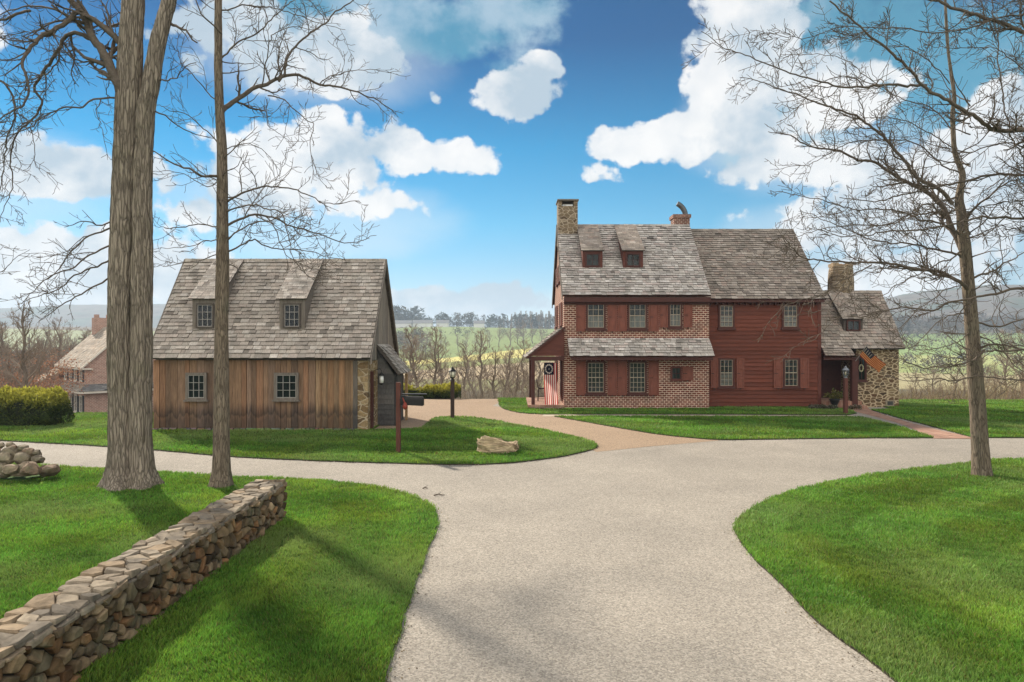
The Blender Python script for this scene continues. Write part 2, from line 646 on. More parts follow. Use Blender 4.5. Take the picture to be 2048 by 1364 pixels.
def bark_mat(name, dark, light, vs=1.0, amt=0.5, moss=None):
    """long plates parted by dark cracks"""
    m, nt, N, L, bs = nodes_of(name)
    bs.inputs['Roughness'].default_value = 0.95
    bs.inputs['Specular IOR Level'].default_value = 0.1
    tc = N.new('ShaderNodeTexCoord')
    nd = N.new('ShaderNodeTexNoise')
    nd.inputs['Scale'].default_value = 2.6 * vs
    nd.inputs['Detail'].default_value = 5
    L.new(tc.outputs['Object'], nd.inputs['Vector'])
    wv = N.new('ShaderNodeVectorMath')
    wv.operation = 'MULTIPLY_ADD'
    L.new(nd.outputs['Color'], wv.inputs[0])
    wv.inputs[1].default_value = (0.10 / vs, 0.10 / vs, 0.5 / vs)
    L.new(tc.outputs['Object'], wv.inputs[2])
    mp = N.new('ShaderNodeMapping')
    mp.inputs['Scale'].default_value = (19 * vs, 19 * vs, 1.7 * vs)
    L.new(wv.outputs[0], mp.inputs[0])
    ve = N.new('ShaderNodeTexVoronoi')
    ve.feature = 'DISTANCE_TO_EDGE'
    ve.inputs['Scale'].default_value = 1.0
    L.new(mp.outputs[0], ve.inputs['Vector'])
    vc = N.new('ShaderNodeTexVoronoi')
    vc.inputs['Scale'].default_value = 1.0
    L.new(mp.outputs[0], vc.inputs['Vector'])
    sp = N.new('ShaderNodeSeparateColor')
    L.new(vc.outputs['Color'], sp.inputs[0])
    mp2 = N.new('ShaderNodeMapping')
    mp2.inputs['Scale'].default_value = (30 * vs, 30 * vs, 3 * vs)
    L.new(tc.outputs['Object'], mp2.inputs[0])
    n1 = N.new('ShaderNodeTexNoise')
    n1.inputs['Scale'].default_value = 1.0
    n1.inputs['Detail'].default_value = 6
    n1.inputs['Roughness'].default_value = 0.7
    L.new(mp2.outputs[0], n1.inputs['Vector'])
    # plate tone
    t = N.new('ShaderNodeMath')
    t.operation = 'MULTIPLY_ADD'
    L.new(sp.outputs[0], t.inputs[0])
    t.inputs[1].default_value = 0.35
    L.new(n1.outputs[0], t.inputs[2])
    cr = N.new('ShaderNodeValToRGB')
    e = cr.color_ramp.elements
    e[0].position, e[0].color = 0.40, (*[0.3 * x + 0.7 * y for x, y in zip(light, dark)], 1)
    e[1].position, e[1].color = 0.88, (*light, 1)
    L.new(t.outputs[0], cr.inputs[0])
    c = cr.outputs[0]
    if moss:
        n2 = N.new('ShaderNodeTexNoise')
        n2.inputs['Scale'].default_value = 2.2
        n2.inputs['Detail'].default_value = 5
        L.new(tc.outputs['Object'], n2.inputs['Vector'])
        mr = N.new('ShaderNodeMapRange')
        mr.inputs[1].default_value, mr.inputs[2].default_value = 0.52, 0.72
        mr.inputs[4].default_value = 0.65
        L.new(n2.outputs[0], mr.inputs[0])
        mx = N.new('ShaderNodeMix')
        mx.data_type = 'RGBA'
        L.new(mr.outputs[0], mx.inputs[0])
        L.new(c, mx.inputs[6])
        mx.inputs[7].default_value = (*moss, 1)
        c = mx.outputs[2]
    ck = N.new('ShaderNodeMapRange')
    ck.inputs[1].default_value, ck.inputs[2].default_value = -0.04, 0.17
    L.new(ve.outputs['Distance'], ck.inputs[0])
    mx = N.new('ShaderNodeMix')
    mx.data_type = 'RGBA'
    L.new(ck.outputs[0], mx.inputs[0])
    mx.inputs[6].default_value = (*[x * .75 for x in dark], 1)
    L.new(c, mx.inputs[7])
    L.new(mx.outputs[2], bs.inputs['Base Color'])
    h = N.new('ShaderNodeMath')
    h.operation = 'MULTIPLY_ADD'
    L.new(n1.outputs[0], h.inputs[0])
    h.inputs[1].default_value = 0.5
    L.new(ck.outputs[0], h.inputs[2])
    bp = N.new('ShaderNodeBump')
    bp.inputs['Strength'].default_value = amt
    bp.inputs['Distance'].default_value = 0.02
    L.new(h.outputs[0], bp.inputs['Height'])
    L.new(bp.outputs[0], bs.inputs['Normal'])
    return m

# ------------------------------------------------------------------ terrain, roads, lawns
def interp(x, xs, ys):
    return np.interp(x, xs, ys)


def edge_y(x):
    """where the level ground of the farmyard ends"""
    return interp(x, [-40, -15, -9, -6, 3, 22, 60], [29.5, 30.2, 34, 37.9, 38.2, 37.0, 37.5])


def terrain_z(x, y):
    x, y = np.asarray(x, float), np.asarray(y, float)
    ye = edge_y(x)
    s = np.maximum(y - ye, 0)
    zl = interp(s, [0, 12, 30, 45, 70, 112, 162], [-.05, -1.6, -3.9, -4.8, -6.5, -12, -14])
    zc = interp(s, [0, 6, 20, 40, 62, 112, 162], [-.05, -.8, -3.0, -5.6, -8.5, -13, -14])
    w = np.clip((x + 26) / 14, 0, 1)
    near = zl * (1 - w) + zc * w
    far = interp(y, [0, 200, 260, 420, 520, 700, 820, 1000, 1600, 4000], [-14, -14, -11.6, -8.5, -1, 14.5, 19.5, 22, 20, 12])
    k = np.clip((y - 170) / 40, 0, 1)
    z = near * (1 - k) + far * k
    z = z + k * (np.sin(x * 0.013 + y * .004) * 1.2 + np.sin(x * .031 - y * .011) * .5)
    return z


def field_colours(x, y):
    n = len(x)
    c = np.zeros((n, 3))
    rough = np.array([0.10, 0.085, 0.05])           # winter weeds
    c[:] = rough
    s = y - edge_y(x)
    c[s < 1.5] = (0.05, 0.11, 0.02)
    yb = 470 + x * 1.3                              # edge of the winter-green slope
    tan = np.array([0.36, 0.28, 0.17])
    c[(y > 215)] = (0.17, 0.16, 0.06)
    m = (y > 250) & (y < yb - 120)
    c[m] = tan
    m = (y >= yb - 120) & (y < yb - 60)
    c[m] = (0.18, 0.19, 0.05)
    m = (y >= yb - 60) & (y < yb)
    c[m] = (0.46, 0.41, 0.13)
    m = (y >= yb) & (y < 790)
    c[m] = (0.17, 0.215, 0.07)
    m = (y >= yb + 60) & (y < yb + 110) & (x > 40)
    c[m] = (0.26, 0.27, 0.09)
    m = y >= 790
    c[m] = (0.09, 0.10, 0.06)
    # fields right of the house
    r = (x > 120)
    m = r & (y > 215) & (y < 300)
    c[m] = (0.30, 0.26, 0.14)
    m = r & (y >= 300) & (y < 390)
    c[m] = (0.24, 0.27, 0.09)
    m = r & (y >= 390) & (y < 460)
    c[m] = (0.31, 0.33, 0.12)
    m = r & (y >= 460) & (y < 640)
    c[m] = (0.20, 0.27, 0.09)
    m = r & (y >= 640)
    c[m] = (0.13, 0.11, 0.08)
    l = x < -120
    m = l & (y > 150)
    c[m] = (0.11, 0.09, 0.06)
    m = l & (y > 420) & (y < 700)
    c[m] = (0.2, 0.22, 0.1)
    return c


def axis_lines(stops):
    out = [stops[0][0]]
    for (a, _), (b, st) in zip(stops, stops[1:]):
        n = max(1, round((b - a) / st))
        out += [a + (b - a) * (i + 1) / n for i in range(n)]
    return np.array(out)


M_TERRAIN = mk('field_grass', None, 0.95, (1, 1, 1), 0.35, 0.35, 8, 0.4, 0.3, spec=0.1)


def make_terrain():
    xs = axis_lines([(-2400, 0), (-700, 100), (-320, 20), (-90, 8), (90, 2.5), (320, 8), (700, 20), (2400, 100)])
    ys = axis_lines([(-60, 0), (20, 8), (60, 1.2), (220, 5), (860, 6), (1400, 60), (3900, 250)])
    X, Y = np.meshgrid(xs, ys)
    x, y = X.ravel(), Y.ravel()
    V = np.stack([x, y, terrain_z(x, y)], 1)
    nx, ny = len(xs), len(ys)
    i = (np.arange(ny - 1)[:, None] * nx + np.arange(nx - 1)[None, :]).ravel()
    Fq = np.stack([i, i + 1, i + nx + 1, i + nx], 1)
    o = raw_mesh('terrain', V, Fq, M_TERRAIN, None, field_colours(x, y), True)
    tag(o, kind='structure')


make_terrain()


def crom(P, closed=False, step=0.35):
    """Catmull-Rom through ground points"""
    P = [np.array(p, float)[:2] for p in P]
    n = len(P)
    out = []
    for i in range(n if closed else n - 1):
        p1, p2 = P[i], P[(i + 1) % n]
        p0 = P[i - 1] if (closed or i > 0) else 2 * p1 - p2
        p3 = P[(i + 2) % n] if (closed or i + 2 < n) else 2 * p2 - p1
        k = max(1, int(np.linalg.norm(p2 - p1) / step))
        for j in range(k):
            t = j / k
            out.append(0.5 * (2 * p1 + (p2 - p0) * t + (2 * p0 - 5 * p1 + 4 * p2 - p3) * t * t + (3 * p1 - p0 - 3 * p2 + p3) * t ** 3))
    if not closed:
        out.append(P[-1])
    return out


def px(*uv):
    return [gp(u, v) for u, v in uv]


def sheet(name, poly, z, mat, kind='structure', skirt=0.0, wob=0.0):
    P = [np.array(p, float)[:2] for p in poly]
    if wob:
        Q = []
        for p in P:
            a = mnoise.noise((p[0] * 3.1, p[1] * 3.1, 4.2)) * wob
            b = mnoise.noise((p[0] * 3.1, p[1] * 3.1, 9.7)) * wob
            Q.append(p + np.array([a, b]))
        P = Q
    from mathutils.geometry import tessellate_polygon
    tris = tessellate_polygon([[Vector((p[0], p[1], 0)) for p in P]])
    mb = MB()
    n = len(P)
    mb.add([(p[0], p[1], z) for p in P], [tuple(t) for t in tris])
    if skirt:
        vs = [(p[0], p[1], z) for p in P] + [(p[0], p[1], z - skirt) for p in P]
        mb.add(vs, [(i, (i + 1) % n, n + (i + 1) % n, n + i) for i in range(n)], m=1)
    bm_ = [mat, M_SOIL] if skirt else mat
    o = mb.build(name, bm_, None, recalc=False)
    me = o.data
    bm = bmesh.new()
    bm.from_mesh(me)
    for f in bm.faces:
        if f.normal.z < -0.5:
            f.normal_flip()
    bm.to_mesh(me)
    bm.free()
    tag(o, kind=kind)
    return P


M_SOIL = mk('cut_sod_edge', (0.035, 0.03, 0.018), 0.95, (6, 6, 20), 3, 0.5, 5)
M_LAWN = mk('lawn_soil', (0.05, 0.105, 0.014), 0.95, (1, 1, 1), 6.0, 0.4, 6, 0.4, 0.02, spec=0.1)


def drive_mat(name, base, fine, coarse, sp_scale=55, second=None, amp=0.32):
    m, nt, N, L, bs = nodes_of(name)
    bs.inputs['Roughness'].default_value = 0.93
    bs.inputs['Specular IOR Level'].default_value = 0.15
    tc = N.new('ShaderNodeTexCoord')
    v = tc.outputs['Object']
    vo = N.new('ShaderNodeTexVoronoi')
    vo.inputs['Scale'].default_value = sp_scale
    L.new(v, vo.inputs['Vector'])
    sp = N.new('ShaderNodeSeparateColor')
    L.new(vo.outputs['Color'], sp.inputs[0])
    n1 = N.new('ShaderNodeTexNoise')
    n1.inputs['Scale'].default_value = 0.33
    n1.inputs['Detail'].default_value = 9
    n1.inputs['Roughness'].default_value = 0.68
    L.new(v, n1.inputs['Vector'])
    n2 = N.new('ShaderNodeTexNoise')
    n2.inputs['Scale'].default_value = 22
    n2.inputs['Detail'].default_value = 6
    n2.inputs['Roughness'].default_value = 0.75
    L.new(v, n2.inputs['Vector'])
    cr = N.new('ShaderNodeValToRGB')
    e = cr.color_ramp.elements
    e[0].position, e[0].color = 0.3, (*coarse, 1)
    e[1].position, e[1].color = 0.68, (*base, 1)
    L.new(n1.outputs[0], cr.inputs[0])
    a = N.new('ShaderNodeMath')
    a.operation = 'ADD'
    L.new(sp.outputs[0], a.inputs[0])
    L.new(n2.outputs[0], a.inputs[1])
    mr = N.new('ShaderNodeMapRange')
    mr.inputs[1].default_value, mr.inputs[2].default_value = 0.45, 1.55
    mr.inputs[3].default_value, mr.inputs[4].default_value = 1 - amp, 1 + amp
    L.new(a.outputs[0], mr.inputs[0])
    hue = N.new('ShaderNodeMix')
    hue.data_type = 'RGBA'
    L.new(sp.outputs[1], hue.inputs[0])
    L.new(cr.outputs[0], hue.inputs[6])
    hm = N.new('ShaderNodeMix')
    hm.data_type = 'RGBA'
    hm.inputs[0].default_value = 0.4
    L.new(cr.outputs[0], hm.inputs[6])
    hm.inputs[7].default_value = (*fine, 1)
    L.new(hm.outputs[2], hue.inputs[7])
    vm = N.new('ShaderNodeVectorMath')
    vm.operation = 'SCALE'
    L.new(hue.outputs[2], vm.inputs[0])
    L.new(mr.outputs[0], vm.inputs['Scale'])
    L.new(vm.outputs[0], bs.inputs['Base Color'])
    bp = N.new('ShaderNodeBump')
    bp.inputs['Strength'].default_value = 0.7
    bp.inputs['Distance'].default_value = 0.01
    L.new(a.outputs[0], bp.inputs['Height'])
    L.new(bp.outputs[0], bs.inputs['Normal'])
    return m


M_DRIVE = drive_mat('pale_driveway_chip', (0.355, 0.32, 0.272), (0.2, 0.165, 0.13), (0.25, 0.228, 0.197), amp=.36)
M_GRAVEL = drive_mat('brown_pea_gravel', (0.34, 0.25, 0.175), (0.2, 0.13, 0.08), (0.28, 0.205, 0.14), 40)
M_PATHBRICK = brick_mat('path_brick', (0.26, 0.13, 0.09), (0.34, 0.20, 0.145), (0.36, 0.29, 0.22), 0.2, 0.1, 0.008, flat=True)
M_WALK = mk('pale_walk_stone', (0.36, 0.30, 0.22), 0.9, (1, 1, 1), 5, 0.25, 6)

sheet('driveway', [(-60, 0.5), (60, 0.5), (60, 26), (12, 37.4), (3.5, 37.9), (-6, 37.6), (-9, 32), (-16, 29), (-60, 28.5)], 0.0, M_DRIVE)
grav = px((1192, 904), (1300, 893), (1445, 880.5), (1300, 850), (1105, 826), (985, 812))
grav += [Vector((-0.4, 37.7, 0)), Vector((-6.4, 37.4, 0)), Vector((-8, 33, 0)), Vector((-5.0, 24.6, 0))]
grav += px((843, 864), (1000, 866), (1185, 900))
sheet('gravel_yard', grav, 0.004, M_GRAVEL)
sheet('brick_path', crom(px((1690, 818), (1720, 826), (1800, 848), (1868, 877.5)))[::1] + crom(px((1960, 878), (1880, 861), (1800, 840), (1745, 822), (1735, 814))), 0.012, M_PATHBRICK)
sheet('stone_walk', px((1085, 829.2), (1400, 829.6), (1705, 830.6), (1705, 834.4), (1400, 833.6), (1085, 833.0)), 0.008, M_WALK)

E_LEFT = [(-60, 22.4)] + crom(px((0, 926), (100, 933), (330, 946), (470, 955), (580, 958.5), (700, 968), (770, 978), (830, 996), (865, 1017), (877, 1040), (871, 1062), (850, 1118), (818, 1205), (792, 1290), (771, 1364)) + [(-1.15, 4.5), (-1.3, 1.5)])
E_RIGHT = crom([(3.4, 1.5), (3.55, 4.8)] + px((1790, 1364), (1720, 1308), (1640, 1248), (1570, 1180), (1518, 1128), (1480, 1085), (1466, 1060), (1473, 1043), (1500, 1019), (1560, 992), (1650, 968), (1750, 950), (1850, 937), (1950, 926), (2048, 920)) + [(22, 19.6), (40, 21)])
LAWNS = []


def lawn(poly, edge=None):
    P = sheet('lawn', poly, 0.03, M_LAWN, skirt=0.05, wob=0.05)
    LAWNS.append((np.array(P), None if edge is None else np.array([np.array(p)[:2] for p in edge])))


lawn(E_LEFT + [(-60, 1.5)], E_LEFT)
lawn(E_RIGHT + [(40, 1.5)], E_RIGHT)
lawn([(-60, 26.5)] + crom(px((0, 882), (150, 890), (300, 900), (450, 913), (620, 922), (800, 927.5), (920, 930), (1000, 928), (1080, 920), (1150, 909), (1186, 899.5), (1194, 892)))
     + crom(px((1192, 888), (1170, 880), (1100, 863), (1030, 850), (965, 837.5), (905, 834.5), (868, 836))) + px((843, 858)) + [(-5.0, 24.45), (-5.0, 29.4), (-13.5, 30.2), (-60, 29.4)])
lawn(crom(px((1108, 833.4), (1180, 846), (1300, 867), (1380, 876), (1440, 880.3), (1520, 879.5), (1600, 878.5), (1720, 877), (1866, 876.4)))
     + crom(px((1862, 874), (1790, 852), (1722, 834.8))) + px((1700, 834.4), (1400, 833.8)))
lawn(crom(px((997, 797.5), (998, 808), (1005, 817), (1040, 826), (1090, 829.2))) + px((1400, 829.4), (1698, 830.2), (1712, 827), (1690, 819)) + [(15, 34.5), (3.4, 37.6)])
lawn(crom(px((1946, 876.2), (1880, 858), (1800, 837), (1742, 820.5))) + [(17.9, 31.8), (18.2, 36.8), (28, 36.6), (60, 37.1), (60, 22.4)] + px((2048, 876)))

# hills that close the view
M_HILL = mk('winter_woods', (0.105, 0.088, 0.072), 0.95, (1, 1, 2.2), 0.03, 0.45, 9, 0.8, 6.0, spec=0.05, second=((0.07, 0.085, 0.06), 0.012, 0.5, 0.62))


def hill(xr, y0, y1, crest):
    xs = np.linspace(xr[0], xr[1], 260)
    ts = np.linspace(0, 1, 46)
    X, T = np.meshgrid(xs, ts)
    prof = np.sin(np.clip(T * 1.25, 0, 1) * math.pi / 2) ** 1.3
    H = np.interp(X, *crest)
    bump = np.array([[mnoise.noise((a * .006, t * 3.0, 1.3)) * 9 + mnoise.noise((a * .05, t * 22, 5.0)) * 3.4 for a in xs] for t in ts])
    Z = 14 + prof * (H - 14) + bump * (0.15 + .6 * prof) * np.clip((H - 14) / 30, 0, 1)
    V = np.stack([X.ravel(), (y0 + (y1 - y0) * T).ravel(), Z.ravel()], 1)
    nx, ny = len(xs), len(ts)
    i = (np.arange(ny - 1)[:, None] * nx + np.arange(nx - 1)[None, :]).ravel()
    o = raw_mesh('hill', V, np.stack([i, i + 1, i + nx + 1, i + nx], 1), M_HILL, None, None, False)
    tag(o, kind='structure')


hill((-2300, -250), 1500, 2100, ([-2300, -1600, -1420, -1250, -1000, -760, -520, -250], [70, 84, 96, 106, 108, 98, 66, 14]))
hill((380, 2300), 760, 1350, ([380, 520, 680, 800, 950, 1100, 2300], [14, 40, 82, 104, 108, 110, 96]))
hill((-260, 620), 1700, 2300, ([-260, 0, 300, 620], [30, 44, 50, 36]))

# ------------------------------------------------------------------ grass blades
M_GRASS = leaf_mat('grass_blades', 0.4, 0.55)


def inside(P, x, y):
    c = np.zeros(len(x), dtype=bool)
    n = len(P)
    for i in range(n):
        x0, y0 = P[i]
        x1, y1 = P[(i + 1) % n]
        k = (y0 > y) != (y1 > y)
        if not k.any() and y0 == y1:
            continue
        xx = (x1 - x0) * (y - y0) / ((y1 - y0) if y1 != y0 else 1e-9) + x0
        c ^= k & (x < xx)
    return c


def vnoise(x, y, s, seed=0):
    """cheap smooth value noise"""
    g = np.random.default_rng(seed).random((64, 64))
    X, Y = x * s, y * s
    i, j = np.floor(X).astype(int), np.floor(Y).astype(int)
    fx, fy = X - i, Y - j
    fx, fy = fx * fx * (3 - 2 * fx), fy * fy * (3 - 2 * fy)
    a = g[i % 64, j % 64]; b = g[(i + 1) % 64, j % 64]; c_ = g[i % 64, (j + 1) % 64]; d = g[(i + 1) % 64, (j + 1) % 64]
    return (a * (1 - fx) + b * fx) * (1 - fy) + (c_ * (1 - fx) + d * fx) * fy


BLOCK = []     # (x0, x1, y0, y1) footprints without grass


def make_grit():
    """loose chippings swept against the lawn edges"""
    rg = np.random.default_rng(71)
    P = []
    for poly, edge in LAWNS:
        q = poly if edge is None else edge
        for p0, p1 in zip(q[:-1], q[1:]):
            y = (p0[1] + p1[1]) / 2
            L = np.linalg.norm(p1 - p0)
            if y > 32 or y < 5.5 or abs(p0[0]) > y * .85 or L > 1.5:
                continue
            n = rg.poisson(L * 55 * min(1.0, 9 / y))
            t = rg.random(n)[:, None]
            P.append(np.concatenate([p0 + (p1 - p0) * t + rg.normal(0, .10, (n, 2)), np.full((n, 1), y)], 1))
    P = np.concatenate(P)
    out = np.ones(len(P), bool)
    for poly, edge in LAWNS:
        out &= ~inside(poly, P[:, 0], P[:, 1])
    P = P[out]
    n = len(P)
    T = np.array([[1, 0, -.5], [-.5, .87, -.5], [-.5, -.87, -.5], [0, 0, .7]])
    s = rg.uniform(.006, .014, n) * np.maximum(1, P[:, 2] / 12)
    a = rg.uniform(0, 6.28, n)
    ca, sa = np.cos(a), np.sin(a)
    V = np.stack([np.stack([P[:, 0] + (t[0] * ca - t[1] * sa) * s, P[:, 1] + (t[0] * sa + t[1] * ca) * s * .8, .004 + (t[2] + .5) * s * .7], 1) for t in T], 1)
    bi = np.arange(n) * 4
    Fq = np.concatenate([np.stack([bi + i, bi + j, bi + 3], 1) for i, j in ((0, 1), (1, 2), (2, 0))])
    C = np.array([(0.40, 0.35, 0.28), (0.22, 0.18, 0.13), (0.30, 0.22, 0.12), (0.14, 0.11, 0.08)])[rg.integers(0, 4, n)]
    o = raw_mesh('loose_gravel', V.reshape(-1, 3), Fq, M_LEAF, None, np.repeat(C, 4, 0), False)
    tag(o, 'loose chippings scattered along the lawn edges', 'gravel', kind='stuff')


def make_grass():
    DEN, Y0 = 5200, 8.5
    xs, ys, es = [], [], []
    bands = np.concatenate([np.arange(5.2, 14, 0.8), np.arange(14, 39, 1.5)])
    for ya, yb in zip(bands, bands[1:]):
        ym = (ya + yb) / 2
        den = min(DEN, DEN * (Y0 / ym) ** 2)
        hw = yb * 0.80 + 1.2
        n = int(den * 2 * hw * (yb - ya))
        x = RNG.uniform(-hw, hw, n)
        y = RNG.uniform(ya, yb, n)
        for P, edge in LAWNS:
            k = inside(P, x, y)
            if k.any():
                xs.append(x[k]); ys.append(y[k])
                if edge is None:
                    es.append(y[k] * 1.0 + x[k] * .25 + 100)
                else:
                    d = np.full(k.sum(), 1e9)
                    xx, yy = x[k], y[k]
                    for q in edge[::2]:
                        d = np.minimum(d, np.hypot(xx - q[0], yy - q[1]))
                    es.append(d)
    x, y, e = np.concatenate(xs), np.concatenate(ys), np.concatenate(es)
    ok = np.ones(len(x), bool)
    for (a, b, c_, d) in BLOCK:
        ok &= ~((x > a) & (x < b) & (y > c_) & (y < d))
    x, y, e = x[ok], y[ok], e[ok]
    x, y = x + RNG.normal(0, .028, len(x)), y + RNG.normal(0, .028, len(x))       # some spill over the cut edge
    n = len(x)
    sc = np.maximum(1, y / Y0)
    w = 0.0042 * sc ** 0.9 * RNG.uniform(.7, 1.3, n)
    band = np.sign(np.sin(e * 2 * math.pi / 2.1 + vnoise(x, y, .5, 3) * 1.2))
    tuft = vnoise(x, y, 2.3, 1)
    tuft2 = vnoise(x, y, 7.0, 2)
    h = (0.032 + 0.024 * RNG.random(n)) * (0.45 + 0.7 * tuft + .5 * tuft2) * (1 + .012 * y)
    a = RNG.uniform(0, 2 * math.pi, n)
    lean = RNG.uniform(.15, .8, n) * h
    dx = np.cos(a) * lean + band * h * .12
    dy = np.sin(a) * lean + band * h * .12
    # blade faces a random way
    f = RNG.uniform(0, math.pi, n)
    wx, wy = np.cos(f) * w, np.sin(f) * w
    z = np.full(n, 0.028)
    V = np.empty((n, 5, 3))
    V[:, 0] = np.stack([x - wx, y - wy, z], 1)
    V[:, 1] = np.stack([x + wx, y + wy, z], 1)
    V[:, 2] = np.stack([x + wx * .8 + dx * .35, y + wy * .8 + dy * .35, z + h * .6], 1)
    V[:, 3] = np.stack([x - wx * .8 + dx * .35, y - wy * .8 + dy * .35, z + h * .6], 1)
    V[:, 4] = np.stack([x + dx, y + dy, z + h], 1)
    b = np.arange(n) * 5
    T = np.concatenate([np.stack([b, b + 1, b + 2], 1), np.stack([b, b + 2, b + 3], 1), np.stack([b + 3, b + 2, b + 4], 1)])
    g = np.array(GRASS_COL)
    v = RNG.normal(1, .2, n).clip(.5, 1.6) * (0.74 + .4 * vnoise(x, y, .9, 5) + .28 * (tuft2 - .5) + .2 * (tuft - .5)) * (1 + .09 * band * (.4 + vnoise(x, y, .35, 12))) * (.92 + .2 * vnoise(x * .35 + y * .2, y - x * .1, 1.1, 13))
    c = g[None] * v[:, None]
    yel = np.clip(vnoise(x, y, 1.3, 8) * .7 + RNG.normal(0, .22, n), 0, 1)
    c[:, 0] *= .75 + .7 * yel
    pale = np.clip(vnoise(x, y, .55, 21) * 1.6 - .85 + RNG.normal(0, .15, n), 0, .6)[:, None]
    c = c * (1 - pale) + np.array([.21, .28, .09]) * pale
    straw = RNG.random(n) < .05
    c[straw] = np.array([.20, .17, .06]) * RNG.uniform(.6, 1.2, (straw.sum(), 1))
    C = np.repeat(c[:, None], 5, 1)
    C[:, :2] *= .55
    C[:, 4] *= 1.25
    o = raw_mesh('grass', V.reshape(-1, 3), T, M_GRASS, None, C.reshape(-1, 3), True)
    tag(o, 'short mown green grass covering the lawns', 'grass', kind='stuff')


GRASS_COL = (0.136, 0.256, 0.032)

# ------------------------------------------------------------------ building kit
M_SHINGLE = mk('weathered_shingle', None, 0.9, (6, 2, 2), 5, 0.34, 7, 0.3, 0.01, spec=0.15, second=((0.10, 0.093, 0.078), 1.3, 0.52, 0.95))
M_DECK = mk('roof_board', (0.10, 0.085, 0.07), 0.9, (2, 2, 2), 4, 0.3)
M_GREYWOOD = mk('grey_weathered_wood', (0.165, 0.14, 0.118), 0.9, (10, 10, 1.2), 2.2, 0.4, 6, 0.4, 0.008, spec=0.15)
M_DARKWOOD = mk('dark_weathered_wood', (0.085, 0.07, 0.06), 0.9, (2, 2, 10), 2.5, 0.4, 6, 0.4, 0.008, spec=0.15)
M_RED = mk('oxblood_paint', (0.098, 0.026, 0.016), 0.62, (2, 2, 2), 3, 0.28, 7, 0.15, 0.004, spec=0.3)
M_SHUTTER = mk('shutter_paint', (0.165, 0.050, 0.031), 0.6, (3, 3, 1.5), 3, 0.25, 7, 0.15, 0.004, spec=0.3)
M_DARKRED = mk('dark_red_paint', (0.062, 0.018, 0.013), 0.65, (2, 2, 2), 3, 0.25, 6, 0.1, 0.004, spec=0.3)
M_SASH = mk('cream_sash', (0.36, 0.29, 0.215), 0.6, (3, 3, 3), 3, 0.15)
M_GREYSASH = mk('grey_sash', (0.30, 0.275, 0.25), 0.7, (3, 3, 3), 3, 0.15)
M_GLASS = glass_mat('window_glass', fac=.3)
M_ROOM = mk('dark_room', (0.012, 0.011, 0.010), 0.9, (1, 1, 1), 2, 0.3)  # near-black sheet colour standing in for an unlit interior
M_BLIND = mk('linen_blind', (0.20, 0.172, 0.125), 0.9, (8, 8, 1), 2, 0.4)
M_CURTAIN = mk('shaded_curtain', (0.045, 0.042, 0.032), 0.9, (9, 9, 1), 2, 0.7)
M_IRON = mk('black_iron', (0.013, 0.012, 0.011), 0.55, (4, 4, 4), 4, 0.2, spec=0.25)
M_MILKY = mk('milky_glass', (0.75, 0.74, 0.70), 0.25, (1, 1, 1), 3, 0.05)
M_LEAD = mk('dull_metal_flue', (0.10, 0.105, 0.11), 0.45, (4, 4, 4), 4, 0.25, metal=0.6)
M_BRICK = brick_mat('house_brick', (0.165, 0.046, 0.030), (0.085, 0.030, 0.023), (0.58, 0.44, 0.34), 0.215, 0.098, 0.014, dirt=0.35)
M_BRICK_STACK = brick_mat('chimney_brick', (0.16, 0.058, 0.04), (0.10, 0.04, 0.032), (0.36, 0.29, 0.23), 0.21, 0.10, 0.012)
M_STONE = masonry_mat('fieldstone_wall', [(0.055, 0.036, 0.022), (0.15, 0.10, 0.055), (0.10, 0.055, 0.03), (0.21, 0.15, 0.085), (0.085, 0.06, 0.04)], (0.43, 0.335, 0.215), 3.6, 7.0, 0.10)
M_STONE_STACK = masonry_mat('chimney_stone', [(0.08, 0.056, 0.038), (0.19, 0.138, 0.088), (0.13, 0.095, 0.06), (0.27, 0.21, 0.145)], (0.40, 0.33, 0.245), 3.8, 5.6, 0.045)
M_BARNSTONE = masonry_mat('barn_corner_stone', [(0.10, 0.065, 0.035), (0.26, 0.18, 0.09), (0.17, 0.11, 0.055), (0.34, 0.25, 0.14)], (0.40, 0.32, 0.22), 2.6, 5.0, 0.055)
FRONT = ((1, 0, 0), (0, -1, 0))

PAL_BARN = [(0.364, 0.31, 0.263), (0.325, 0.278, 0.239), (0.409, 0.356, 0.304), (0.295, 0.252, 0.216), (0.436, 0.384, 0.336), (0.377, 0.314, 0.267)]
PAL_HOUSE = [(0.414, 0.368, 0.328), (0.37, 0.329, 0.294), (0.458, 0.412, 0.373), (0.339, 0.3, 0.27), (0.488, 0.443, 0.406), (0.414, 0.346, 0.31)]
PAL_WING = [(0.272, 0.227, 0.189), (0.243, 0.202, 0.168), (0.303, 0.254, 0.213), (0.221, 0.183, 0.156), (0.335, 0.285, 0.244), (0.285, 0.221, 0.184)]


